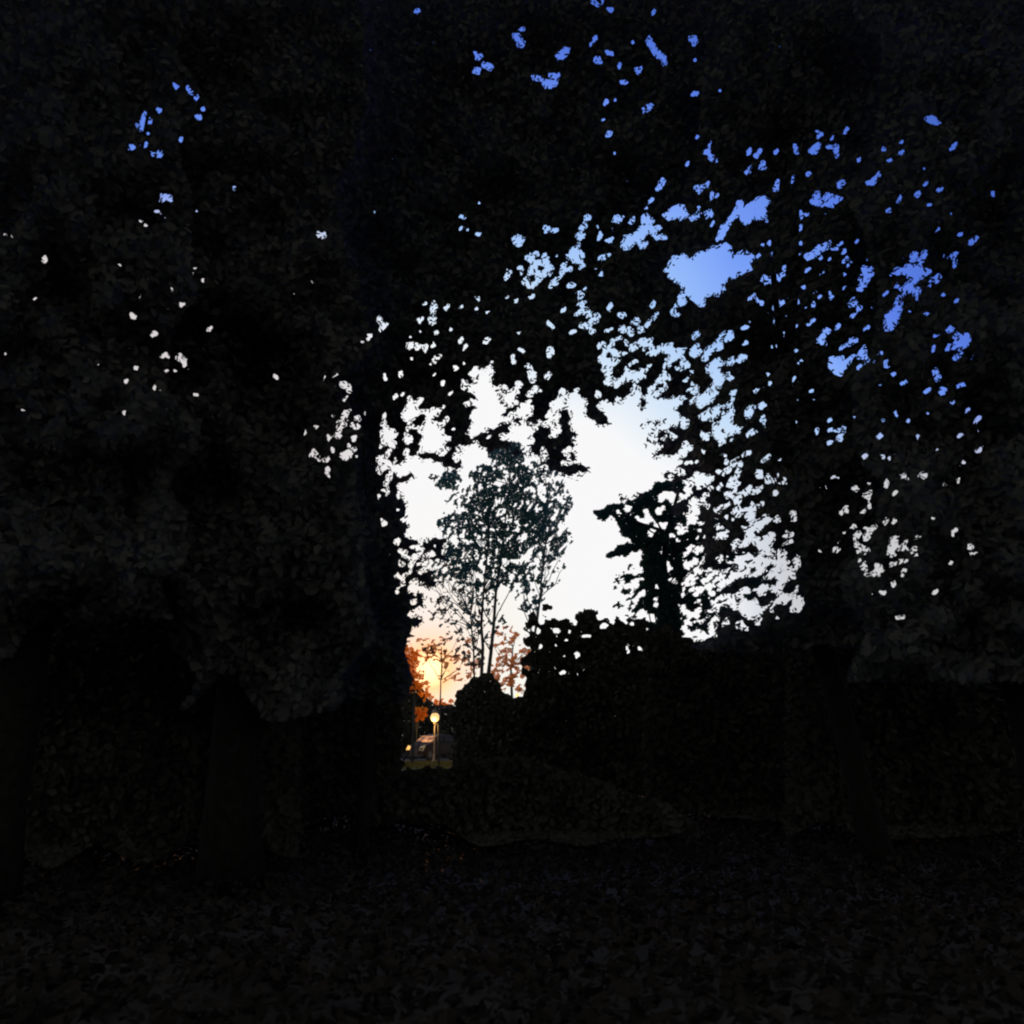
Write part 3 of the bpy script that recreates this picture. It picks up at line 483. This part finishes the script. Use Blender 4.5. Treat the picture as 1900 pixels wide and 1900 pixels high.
# ------------------------------------------------------------------ street lamp with round globe
def px3(px, py, y): return at(np.array([px]), np.array([py]), y)[0]
LB = px3(805, 1410, 55.5); LB[2] = .05
def M3(px, py, y=55.5): return px3(px, py, y)
M_POLE = solid('painted pole', (.10, .085, .07), (.07, .06, .05), .6, scale=3)
M_GLOBE = solid('lit globe', (.9, .8, .6), None, .3, emit=(1.0, .64, .20), es=.85)
lamp = empty('street_lamp', LB, 'grey street lamp with a lit round globe beside the parked car', 'street lamp')
gz = M3(810, 1331)[2] - LB[2]; gxo = M3(810, 1331)[0] - LB[0]
m = Mesh(); m.lathe((0, 0, 0), [(.15, 0), (.15, .08), (.09, .14), (.075, .5), (.042, .58), (.036, gz - .5), (.034, gz - .42)], 16); m.build('pole', M_POLE, lamp, True)
m = Mesh(); m.lathe((0, 0, gz), [(.10, -.42), (.13, -.38), (.15, -.30), (.10, -.29)], 16); m.build('collar', M_POLE, lamp, True)
m = Mesh(); m.lathe((0, 0, gz), [(.30 * math.sin(a), -.30 * math.cos(a)) for a in [.45 + i * (math.pi - .9) / 12 for i in range(13)]], 24); m.build('globe', M_GLOBE, lamp, True)
m = Mesh(); m.lathe((0, 0, gz), [(.13, .27), (.26, .33), (.24, .37), (.09, .46), (.03, .60), (.012, .66)], 18); m.build('lamp_cap', M_POLE, lamp, True)
m = Mesh(); m.tube([(.22, 0, .05), (.22, 0, gz - .55), (.10, 0, gz - .42)], .022, 8); m.build('cable_pipe', M_POLE, lamp, True)
pl = bpy.data.lights.new('lamp_light', 'POINT'); pl.energy = 130; pl.color = (1.0, .52, .16); pl.shadow_soft_size = .12
plo = bpy.data.objects.new('lamp_light', pl); COL.objects.link(plo); plo.parent = lamp; plo.location = (-.12, -.45, gz - .62)

# second lamp, far off behind the bushes
lb2 = px3(960, 1369 + 20, 84); lb2[2] = 0
lamp2 = empty('street_lamp', lb2, 'tall thin street lamp with a small yellow light above the dark bushes', 'street lamp')
h2 = px3(960, 1290, 84)[2]
m = Mesh(); m.lathe((0, 0, 0), [(.09, 0), (.05, h2 + .15)], 10); m.build('pole', M_POLE, lamp2, True)
m = Mesh(); m.add([(-.22, -.22, h2 + .14), (.22, -.22, h2 + .14), (.22, .22, h2 + .14), (-.22, .22, h2 + .14), (-.09, -.09, h2 - .24), (.09, -.09, h2 - .24), (.09, .09, h2 - .24), (-.09, .09, h2 - .24)],
              [(0,1,2,3), (7,6,5,4), (0,4,5,1), (1,5,6,2), (2,6,7,3), (3,7,4,0)])
m.build('lantern', solid('lantern glass', (.9, .8, .4), None, .4, emit=(1.0, .78, .28), es=1.1), lamp2)

# ------------------------------------------------------------------ parked car
M_PAINT = solid('dark car paint', (.018, .012, .009), (.015, .01, .008), .5, spec=.12)
def glint_glass(t, out):  # warm reflections painted on the glass as patchy emission, no cabin lamp behind
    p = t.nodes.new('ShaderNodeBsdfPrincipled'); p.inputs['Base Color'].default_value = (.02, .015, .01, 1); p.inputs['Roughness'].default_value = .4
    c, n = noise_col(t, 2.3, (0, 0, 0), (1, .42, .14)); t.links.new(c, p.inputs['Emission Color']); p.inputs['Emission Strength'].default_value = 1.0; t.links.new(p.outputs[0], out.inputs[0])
M_GLINTGLASS = mat('windscreen with painted warm glints', glint_glass)
M_GLASS = solid('car glass', (.008, .008, .008), None, .5, spec=.15)
M_TYRE = solid('tyre rubber', (.02, .02, .02), None, .9); M_RIM = solid('rim metal', (.05, .05, .05), None, .5)
M_DARK = solid('grille plastic', (.015, .015, .015), None, .6)
M_HEAD = solid('lit headlight', (.8, .6, .3), None, .3, emit=(1.0, .50, .08), es=1.0)
M_HEAD2 = solid('dim headlight', (.2, .18, .14), None, .3, emit=(.5, .40, .2), es=.15)
def car():
    # local: +X is the nose, sides at +-Y
    cpos = px3(802, 1400, 59.6); cpos[2] = .078
    c = empty('parked_car', cpos, 'dark hatchback parked behind the round street lamp with its headlights showing', 'car', rz=R(238)); c.scale = (1, 1, 1.2)
    prof = [(-2.0,.34),(-2.05,.62),(-1.98,.98),(-1.72,1.30),(-1.15,1.44),(-.3,1.47),(.35,1.40),(1.05,1.00),(1.75,.84),(2.02,.66),(2.08,.40),(2.0,.26)]
    def outline(x):
        return .82 if x < 1.3 else .82 - (x - 1.3) * .16
    m = Mesh(); vs = []; n = len(prof)
    for s in (-1, 1):
        for x, z in prof:
            tuck = 0 if z < 1.0 else (z - 1.0) * .34
            vs.append((x, s * (outline(x) - tuck), z))
    f = [tuple(range(n)), tuple(range(n, 2*n))[::-1]] + [(i, n+i, n+(i+1) % n, (i+1) % n) for i in range(n)]
    m.add(vs, f); b = m.build('body', M_PAINT, c)
    bv = b.modifiers.new('bevel', 'BEVEL'); bv.width = .05; bv.segments = 3
    def quad(name, pts, mt, th=.012, par=c):
        p = [np.array(q, float) for q in pts]; nrm = np.cross(p[1]-p[0], p[2]-p[0]); nrm /= np.linalg.norm(nrm); k = len(p)
        mm = Mesh(); mm.add([q - nrm * th for q in p] + [q + nrm * th for q in p], [tuple(range(k))[::-1], tuple(range(k, 2*k))] + [(i, (i+1) % k, k+(i+1) % k, k+i) for i in range(k)]); return mm.build(name, mt, par)
    quad('windscreen', [(1.0,-.72,1.045),(1.0,.72,1.045),(.42,.62,1.375),(.42,-.62,1.375)], M_GLINTGLASS)
    quad('rear_window', [(-1.93,.66,1.04),(-1.93,-.66,1.04),(-1.76,-.6,1.27),(-1.76,.6,1.27)], M_GLASS)
    for s in (-1, 1):
        y0 = s * .826; y1 = s * .705
        quad('side_window', [(.85, y0, 1.04), (-.25, y0, 1.04), (-.25, y1, 1.36), (.35, y1, 1.34)], M_GLASS)
        quad('side_window', [(-.35, y0, 1.04), (-1.65, y0, 1.04), (-1.35, y1, 1.32), (-.35, y1, 1.36)], M_GLASS)
        m = Mesh(); m.box(.55, .75, s*.86 if s > 0 else -1.02, 1.02 if s > 0 else -.86, 1.0, 1.14); m.build('wing_mirror', M_PAINT, c)
        for x in (-1.28, 1.32):
            w_ = Mesh(); w_.tube([(x, s*.66, .31), (x, s*.84, .31)], .31, 20); wo_ = w_.build('wheel', M_TYRE, c)
            r_ = Mesh(); r_.tube([(x, s*.80, .31), (x, s*.855, .31)], .19, 16); r_.build('rim', M_RIM, wo_)
    quad('headlight', [(2.03,-.72,.60),(2.03,-.40,.60),(1.93,-.44,.80),(1.80,-.74,.83)], M_HEAD, .03)
    quad('headlight', [(2.03,.40,.56),(2.03,.74,.56),(1.78,.76,.86),(1.93,.44,.78)], M_HEAD2, .03)
    m = Mesh(); m.box(2.05, 2.10, -.36, .36, .36, .62); m.build('grille', M_DARK, c)
    m = Mesh(); m.box(1.95, 2.13, -.70, .70, .26, .35); m.build('bumper', M_DARK, c)
    return c
car()

# ------------------------------------------------------------------ near trees
def reg(fn): return fn
wobx = (vnoise(90, 0, 1, 31) - .5) * 90
def wob_(px, py):
    i = np.clip(py / 2, 0, G-1).astype(int); j = np.clip(px / 2, 0, G-1).astype(int); return wobx[i, j]
def rA1(x, y): return (x + wob_(x, y) < 330) & (y < 1170 + 1.6 * wob_(y * .9, x))
def rA2(x, y): q = x + wob_(x, y); return (q >= 330) & (q < 650) & (y < 1290 + 2 * wob_(y * .9, x + 300))
def rA3(x, y): return (x + wob_(x, y) >= 650) & (x < 830) & (y >= 700) & (y < 1300)
def rB(x, y): q = x + wob_(x, y); return (q >= 650) & (q < 1290) & (y < 950) & ~((y >= 700) & (x < 830))
def rC1(x, y): q = x + wob_(x, y); return (((q >= 1290) & (y < 950)) | ((x > 1250) & (y >= 950))) & (q < 1600) & (y < 1200 + .4 * wob_(x, y))
def rC2(x, y): q = x + wob_(x, y); return (q >= 1600) & (y < 1260)
GRP = 'broadleaf trees around the clearing'
def G0(px, y): return ((px - 950) / FPX * y / math.cos(TILT) * .97, y, 0.)
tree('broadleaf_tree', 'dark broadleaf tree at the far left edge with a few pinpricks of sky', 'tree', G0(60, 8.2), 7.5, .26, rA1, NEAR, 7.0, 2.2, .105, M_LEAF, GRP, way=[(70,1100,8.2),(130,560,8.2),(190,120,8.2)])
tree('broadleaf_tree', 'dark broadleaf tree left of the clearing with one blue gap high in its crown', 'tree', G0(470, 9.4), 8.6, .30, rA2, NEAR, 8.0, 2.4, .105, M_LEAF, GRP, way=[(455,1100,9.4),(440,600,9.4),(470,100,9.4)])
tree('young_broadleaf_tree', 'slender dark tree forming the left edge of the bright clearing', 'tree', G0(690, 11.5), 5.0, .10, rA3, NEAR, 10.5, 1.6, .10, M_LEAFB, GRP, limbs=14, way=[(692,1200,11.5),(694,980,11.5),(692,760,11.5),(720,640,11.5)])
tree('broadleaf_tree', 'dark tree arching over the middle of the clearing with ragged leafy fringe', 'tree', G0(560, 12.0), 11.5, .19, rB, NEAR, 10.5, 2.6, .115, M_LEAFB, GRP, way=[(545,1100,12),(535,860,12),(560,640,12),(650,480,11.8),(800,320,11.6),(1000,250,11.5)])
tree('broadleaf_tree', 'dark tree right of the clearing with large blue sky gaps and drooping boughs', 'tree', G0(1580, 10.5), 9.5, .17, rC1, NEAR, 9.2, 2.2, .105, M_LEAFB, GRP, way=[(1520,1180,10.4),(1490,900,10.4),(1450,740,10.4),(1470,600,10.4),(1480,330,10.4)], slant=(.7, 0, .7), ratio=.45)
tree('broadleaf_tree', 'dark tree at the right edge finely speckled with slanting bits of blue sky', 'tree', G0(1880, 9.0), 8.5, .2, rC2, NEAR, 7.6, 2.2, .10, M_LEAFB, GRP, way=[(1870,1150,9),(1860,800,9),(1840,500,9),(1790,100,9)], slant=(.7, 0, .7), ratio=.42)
# leafy sprays in the opening belong to the arching tree: they are already part of the crown maps above

# ------------------------------------------------------------------ far trees in the opening
def cmap(polys, zones=(), cell=6, ax=0, stretch=1.4, seed=50):
    """crown map of a far tree: solid patches plus clumpy zones with f = share of leaf"""
    m = np.zeros((G, G), bool); f = np.zeros((G, G))
    for z in zones: zone(f, *z)
    nn = ranks(.6 * vnoise(cell, ax, stretch, seed) + .4 * vnoise(cell * .45, ax, stretch, seed + 1)); m |= nn < f
    for p in polys: poly(m, p)
    return m
def stem(mesh, pts, y, radii, n=8): mesh.tube([at(np.array([a]), np.array([b]), y)[0] for a, b in pts], radii, n)
def twigs(mesh, starts, mask, y, depth, n, r=.02, cnt=0):
    jj = np.argwhere(mask)
    for k in RNG.integers(0, len(jj), n):
        q = jj[k]; tx, ty = q[1]*2+1, q[0]*2+1; s = starts[RNG.integers(0, len(starts))]
        if ty > s[1] - 8 or math.hypot(tx - s[0], ty - s[1]) > 130: continue
        p0 = px3(s[0], s[1], y); p1 = px3(tx, ty, y + depth * RNG.uniform(-.5, .5)); pts = wavy(p0, p1, 6, .06)
        mesh.tube(pts, [r * (1 - i / 7.5) + .006 for i in range(7)], 5)
def far_tree(name, label, cat, y, stems, mask, lsize, m, depth=2.5, bark=None, group=None, passes=3, twn=60, ratio=.6, slant=None, spacing=3.6, twr=.022):
    base = px3(stems[0][0][0][0], stems[0][0][0][1], y).copy(); base[2] = 0
    t = empty(name, base, label, cat, group)
    for pts, rad in stems:
        S = Mesh(); b = px3(pts[0][0], pts[0][1], y).copy(); b[2] = 0
        P = [b] + [px3(a, c, y) for a, c in pts]; S.tube(P, [rad[0]] + list(np.linspace(rad[0], rad[1], len(pts))), 8); S.build('trunk', bark or M_BARKB, t, True, False)
    tw = Mesh(); st = [p for s in stems for p in s[0][1:]]; twigs(tw, st, mask, y, depth, twn, twr)
    if tw.v: tw.build('limb', bark or M_BARKB, t, True, False)
    Vs = []
    ys, xs = np.nonzero(mask); x0, x1, y0, y1 = xs.min()*2-4, xs.max()*2+4, ys.min()*2-4, ys.max()*2+4
    for k in range(passes):
        px, py = sites(mask, spacing, x0, x1, y0, y1)
        V = leaves_at(at(px, py, y + depth * RNG.uniform(-.5, .5, len(px))), np.full(len(px), lsize), slant, face=.7, ratio=ratio); Vs.append(V[keep(V, mask, False, False)])
    fill(mask, mask, Vs, lambda a, b: y + depth * RNG.uniform(-.5, .5, len(a)), lsize, (.9, .8, .7, .6, .5), ratio, slant, False, .3)
    leaf_mesh('crown', Vs, m, t); return t

def shrub(name, label, cat, poly_pts, y, depth, lsize, m, group=None, holes=(), spacing=7, passes=3, zs=(), near=True):
    k = np.zeros((G, G), bool); poly(k, poly_pts)
    if zs:
        f = np.zeros((G, G)); 
        for z in zs: zone(f, *z)
        nn = ranks(vnoise(6, R(80), 1.8, 140)); k |= (nn < f) & (f > 0)
    k = roughen(k) & (YY < gy(950, y + .1) + (-3 + 720 / y * (vnoise(90, 0, 1, 66) - 1.0) if y < 50 else 4))
    for h in holes: ell(k, *h, False)
    p = np.array(poly_pts, float); cx = float(p[:, 0].mean()); base = np.array(G0(cx, y + depth / 2))
    t = empty(name, base, label, cat, group)
    Vs = []; ys, xs = np.nonzero(k); b = (xs.min()*2-4, xs.max()*2+4, ys.min()*2-4, ys.max()*2+4)
    for q in range(passes):
        px, py = sites(k, spacing, *b); yy = y + depth * RNG.random(len(px)) + depth * .5 * (lump(px, py) - .5); P = at(px, py, yy); g_ = P[:, 2] > .02 + .25 * RNG.random(len(P)) ** 3; P = P[g_]
        V = leaves_at(P, np.full(len(P), lsize), None, face=.8); Vs.append(V[keep(V, k, True, False)])
    edge = dilate(~k, 6) & k; px, py = sites(edge, 3.2, *b); P = at(px, py, y + depth * RNG.random(len(px))); P = P[P[:, 2] > .02]
    V = leaves_at(P, np.full(len(P), lsize * .5), None, face=1.2, ratio=.7); Vs.append(V[keep(V, k, True, False)])
    fill(k, k, Vs, lambda a, b: np.minimum(y + depth * RNG.random(len(a)) + depth * .5 * (lump(a, b) - .5), np.where(b > 1372, 1.48 / np.maximum(b - 1368, 1) * FPX, 999.)), lsize, (1.3, 1.0, .9, .7, .5, .4, .3))
    S = Mesh()
    for q in range(9):
        a = RNG.uniform(0, 6.28); top = px3(cx + RNG.uniform(-.3, .3) * (p[:,0].max() - p[:,0].min()), p[:,1].min() * .45 + p[:,1].max() * .55, y + depth * .5)
        S.tube(wavy(base + np.array([.12 * math.cos(a), .12 * math.sin(a), 0]), top, 6, .04), [.035 - .004 * i for i in range(7)], 6)
    S.build('stem', M_BARK, t, True, False); leaf_mesh('foliage', Vs, m, t); return t
# twin stemmed birch
bm_ = cmap([], [(832,892,24,20,1.0),(905,878,34,20,.95),(945,848,36,26,1.0),(975,880,34,26,.85),(905,930,52,32,.90),(960,935,44,42,.90),(868,975,52,32,.80),(930,1000,50,50,.88),(880,1030,60,28,.76),(985,960,34,50,.68),(945,1060,44,36,.66),(900,1085,44,26,.6),(860,1070,60,28,.62),(835,1050,40,18,.5),(870,1115,50,20,.36),(905,1150,34,34,.30),(850,930,24,24,.35),(850,1150,50,24,.18)], 5, R(-55), 1.7, 60)
far_tree('birch_tree', 'dark teal birch with two crossing thin stems in the middle of the clearing', 'tree', 34, [([(893,1262),(896,1200),(893,1160),(897,1100),(903,1040),(908,980),(905,930)], (.075, .02)), ([(905,1262),(911,1210),(916,1160),(920,1100),(929,1040),(936,980),(945,900),(950,850)], (.085, .02))],
         bm_, .13, M_TEAL, 3, None, 'slim birches in the clearing', 3, 110)
bm_ = cmap([], [(1030,950,30,58,.78),(1012,1000,42,50,.74),(1020,890,26,34,.55),(1000,1065,40,26,.55),(1030,1060,22,18,.35),(985,1110,30,24,.40),(1000,1000,26,70,.5),(1050,985,14,30,.4)], 6, R(-50), 1.7, 70)
far_tree('birch_tree', 'single stemmed slender birch standing right of the twin stemmed one', 'tree', 37, [([(984,1262),(990,1190),(997,1150),(1002,1110),(1006,1060),(1012,1010),(1016,940)], (.07, .02))], bm_, .13, M_TEAL, 3, None, 'slim birches in the clearing', 3, 60)
bm_ = cmap([], [(840,1030,60,24,.45),(815,1075,46,24,.42),(850,1120,60,34,.34),(800,1110,30,20,.3),(880,1140,18,40,.30),(820,1150,50,14,.16),(840,1200,60,14,.30),(870,1215,30,30,.45),(860,1180,34,16,.4),(800,1205,22,12,.35)], 5, R(-40), 1.6, 80)
far_tree('thin_tree', 'sparse twiggy sapling left of the twin stemmed birch', 'tree', 42, [([(880,1262),(879,1210),(875,1165),(873,1142),(879,1110),(878,1070)], (.05, .02))], bm_, .13, M_FAR, 3, None, None, 2, 60)
# autumn trees low against the sunset
bm_ = cmap([], [(945,1200,34,40,.55),(950,1240,36,34,.68),(930,1265,20,24,.6),(965,1215,22,30,.55),(965,1265,12,20,.7)], 6, R(-30), 1.3, 90)
far_tree('autumn_tree', 'small peach coloured autumn tree right of the birch stems above dark bushes', 'tree', 46, [([(950,1300),(948,1240),(952,1200)], (.08, .03))], bm_, .15, M_GOLD, 3, None, 'autumn trees against the sunset', 3, 30)
bm_ = cmap([], [(810,1205,30,10,.5),(840,1222,40,8,.45),(850,1258,40,10,.35),(838,1240,16,12,.45),(800,1188,26,8,.3),(870,1235,8,26,.45),(885,1240,8,22,.4),(850,1190,40,8,.25)], 5, R(-10), 1.8, 100)
far_tree('autumn_tree', 'thin stemmed autumn tree crossing the glowing sunset beside the low sun', 'tree', 50, [([(817,1300),(818,1262),(820,1225),(819,1200)], (.045, .03))], bm_, .14, M_GOLD, 3, None, 'autumn trees against the sunset', 2, 20, twr=.018)
bm_ = cmap([], [(758,1232,18,34,1.0),(768,1262,18,22,.95),(782,1275,16,14,.8),(790,1292,14,9,.9),(775,1218,20,14,.55),(778,1240,9,26,.5),(792,1212,26,9,.4),(825,1302,24,6,.6)], 5, R(-20), 1.2, 110)
far_tree('sun_bloom_shrub', 'dark shrub in front of the low sun with the sun bloom painted as orange leaves', 'shrub', 52, [([(768,1320),(770,1280),(766,1240)], (.07, .03))], bm_, .15, M_RED, 2, None, None, 2, 10)  # orange leaf colour stands in for the sun's bloom over dark foliage
bm_ = cmap([[(770,1334),(779,1320),(790,1311),(794,1315),(792,1326),(784,1332),(776,1340),(770,1338)]], [(779,1322,16,11,.9,-40)], 5)
shrub('dark_bush', 'small dark bush left of the globe lamp under the low sun', 'shrub', [(735,1255),(768,1252),(780,1264),(792,1282),(797,1300),(800,1330),(735,1330)], 65, 1.5, .2, M_FAR, None, spacing=4)
far_tree('orange_leaved_tree', 'small orange leaved tree lit by the globe lamp above the parked car', 'tree', 56.2, [([(772,1400),(773,1360),(778,1330)], (.04, .02))], bm_, .15, M_RED, .7, None, None, 3, 6, spacing=3.0)

# spruce like tree with drooping boughs right of the opening
J_ = (1020, 700, 3.518)
sp = np.zeros((G, G), bool)
for P in [[(290,880),(330,858),(430,830),(560,790),(620,740),(680,720),(690,690),(760,680),(830,650),(880,700),(900,800),(880,900),(890,1000),(900,1100),(880,1130),(870,1200),(880,1300),(850,1500),(880,1700),(600,1700),(610,1400),(600,1250),(600,1170),(590,1140),(520,1145),(480,1170),(430,1180),(370,1190),(352,1175),(390,1140),(450,1100),(500,1080),(590,1060),(500,1050),(440,1010),(445,960),(400,905),(345,940),(300,915)]]:
    tpoly(sp, *J_, P)
hz = np.zeros((G, G)); 
for z in [(1165,955,28,14,.30,-20),(1205,965,34,26,.30,-20),(1245,935,34,26,.32),(1270,975,40,22,.26),(1222,1052,10,8,.5),(1190,1100,16,34,.08),(1225,1065,40,80,.16),(1205,1120,30,60,.2)]: zone(hz, *z)
sp &= ~(ranks(vnoise(8, R(-45), 1.4, 120)) < hz)
for P in [[(745,790),(780,745),(820,760),(815,800),(770,810)], [(620,930),(640,890),(690,930),(660,955),(625,950)], [(810,1085),(840,1040),(905,985),(870,1040)], [(530,895),(545,880),(540,915),(505,915)], [(800,980),(850,950),(890,945),(860,1000),(820,1010)], [(1025,1110),(1050,1095),(1065,1130),(1040,1145)], [(680,1340),(695,1325),(705,1345),(690,1355)]]:
    tpoly(sp, *J_, P, False)
fz = cmap([], [(1172,1080,26,30,.55),(1150,1085,12,20,.5),(1180,1120,20,24,.6),(1155,1130,24,16,.25),(1200,1030,10,10,.5),(1300,1090,50,40,.42),(1290,1150,40,30,.5),(1150,962,14,10,.45),(1160,985,16,10,.35),(1370,1050,50,30,.4),(1310,980,40,20,.7,20),(1320,1020,34,14,.7,15),(1295,1120,26,22,.8),(1340,1135,20,10,.6),(1395,1080,46,9,.95,5),(1290,1010,40,30,.6),(1405,1105,40,14,.6,-10)], 6, R(-35), 1.6, 130)

far_tree('spruce_tree', 'dark spruce with two long boughs reaching left into the bright sky', 'tree', 22, [([(1232,1300),(1230,1200),(1228,1100),(1235,1000),(1262,900)], (.16, .04))], roughen(sp) | fz, .15, M_NEEDLE, 2.4, M_BARK, None, 4, 60, ratio=.34, slant=(.85, 0, .45), spacing=4.2)
BOUGH = Mesh()
for a in ([(1230,985),(1190,972),(1150,955),(1112,952)], [(1228,1020),(1190,1016),(1150,1026),(1124,1034)]):
    stem(BOUGH, a, 22, [.05, .04, .03, .012], 6)
for o in bpy.data.objects:
    if o.name.startswith('spruce_tree'): BOUGH.build('bough', M_BARK, o, True, False)

# ------------------------------------------------------------------ hedges, undergrowth
UG = 'undergrowth along both sides of the clearing'
rng_p = [(rs.uniform(992, 1110), rs.uniform(1168, 1262), rs.uniform(1.8, 3.2), rs.uniform(1.3, 1.8), rs.uniform(60, 110)) for _ in range(20)] + [(rs.uniform(1120, 1300), rs.uniform(1165, 1215), 3.4, 2.4, 90) for _ in range(9)]
pts = [(990,1186),(1004,1170),(1010,1156),(1021,1147),(1030,1149),(1055,1145),(1065,1158),(1072,1160),(1078,1142),(1095,1145),(1100,1136),(1108,1149),(1120,1168),(1128,1158),(1145,1160),(1170,1160),(1192,1147),(1200,1150),(1215,1530),(850,1530),(862,1400),(905,1330),(940,1300),(966,1292),(972,1288),(974,1262),(984,1240),(982,1214)]
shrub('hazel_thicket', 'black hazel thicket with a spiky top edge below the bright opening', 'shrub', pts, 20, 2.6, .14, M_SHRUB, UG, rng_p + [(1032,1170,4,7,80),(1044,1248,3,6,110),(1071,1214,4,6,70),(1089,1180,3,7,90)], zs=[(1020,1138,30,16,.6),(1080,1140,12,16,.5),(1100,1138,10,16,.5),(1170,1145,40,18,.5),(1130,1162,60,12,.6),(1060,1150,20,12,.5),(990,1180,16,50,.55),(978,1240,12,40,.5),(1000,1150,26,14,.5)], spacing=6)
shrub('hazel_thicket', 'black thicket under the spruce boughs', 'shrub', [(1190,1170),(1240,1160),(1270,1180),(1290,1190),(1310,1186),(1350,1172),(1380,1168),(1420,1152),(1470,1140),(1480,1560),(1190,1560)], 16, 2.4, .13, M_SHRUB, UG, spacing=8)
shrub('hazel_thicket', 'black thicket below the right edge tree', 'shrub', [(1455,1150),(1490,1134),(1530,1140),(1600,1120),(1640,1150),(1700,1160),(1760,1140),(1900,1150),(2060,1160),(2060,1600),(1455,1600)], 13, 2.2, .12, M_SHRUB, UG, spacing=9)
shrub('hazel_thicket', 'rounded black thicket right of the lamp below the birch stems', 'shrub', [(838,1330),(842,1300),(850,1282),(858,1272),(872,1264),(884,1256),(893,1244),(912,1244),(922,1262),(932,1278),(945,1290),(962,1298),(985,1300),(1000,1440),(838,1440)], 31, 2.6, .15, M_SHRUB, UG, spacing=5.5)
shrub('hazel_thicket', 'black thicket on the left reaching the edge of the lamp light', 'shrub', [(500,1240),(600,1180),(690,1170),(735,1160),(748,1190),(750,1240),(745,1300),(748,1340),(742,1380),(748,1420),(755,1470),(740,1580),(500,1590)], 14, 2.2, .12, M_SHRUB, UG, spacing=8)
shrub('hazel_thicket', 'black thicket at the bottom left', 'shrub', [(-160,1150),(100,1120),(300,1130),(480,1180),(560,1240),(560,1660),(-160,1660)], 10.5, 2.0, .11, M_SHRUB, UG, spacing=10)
shrub('sun_block_brambles', 'low black brambles added below the parked car to shade the foreground', 'shrub', [(690,1470),(735,1428),(760,1422),(780,1426),(800,1421),(830,1426),(860,1416),(900,1408),(960,1400),(1030,1420),(1120,1450),(1240,1490),(1300,1530),(1310,1600),(640,1600),(650,1520)], 12.2, 1.6, .10, M_SHRUB, UG, spacing=8)  # added undergrowth, keeps the low sun off the near ground
def undergrowth():
    n = 90000; y = 1.2 + 21 * RNG.random(n) ** .8; x = RNG.uniform(-.8, .8, n) * (y + 2.5); c = vnoise(9, 0, 1, 77)
    hh = c[(np.clip(y * 40, 0, 949)).astype(int), (np.clip(475 + x * 25, 0, 949)).astype(int)] * .32
    P = np.stack([x, y, .02 + hh * RNG.random(n) ** .7], 1); nrm = unit(RNG.normal(size=(n, 3)) * .6 + np.array([0, 0, 1.])); u = unit(np.cross(nrm, RNG.normal(size=(n, 3)))); v = np.cross(nrm, u)
    Ls = RNG.uniform(.05, .13, (n, 1)); Ws = Ls * .6; h = Ls * .08
    V = np.stack([P - .5*Ls*u, P - .22*Ls*u + .46*Ws*v + h*nrm, P + .16*Ls*u + .40*Ws*v + h*nrm, P + .5*Ls*u, P + .16*Ls*u - .40*Ws*v + h*nrm, P - .22*Ls*u - .46*Ws*v + h*nrm], 1)
    b = np.arange(n)[:, None] * 6
    tag(link('ground_cover', V.reshape(-1, 3), np.concatenate([b + np.array([[0,1,2,3]]), b + np.array([[0,3,4,5]])], 0), M_FLOOR), 'low dark leaves and litter covering the woodland floor', 'ground cover', kind='stuff')
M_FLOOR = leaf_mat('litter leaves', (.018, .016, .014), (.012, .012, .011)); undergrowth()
# dark hedge across the far side of the road
shrub('clipped_hedge', 'long dark hedge behind the parked car', 'hedge', [(600,1345),(700,1330),(770,1308),(800,1300),(815,1303),(830,1305),(850,1310),(900,1330),(1010,1340),(1010,1420),(600,1420)], 76, 3, .25, M_FAR, None, spacing=4, passes=4)
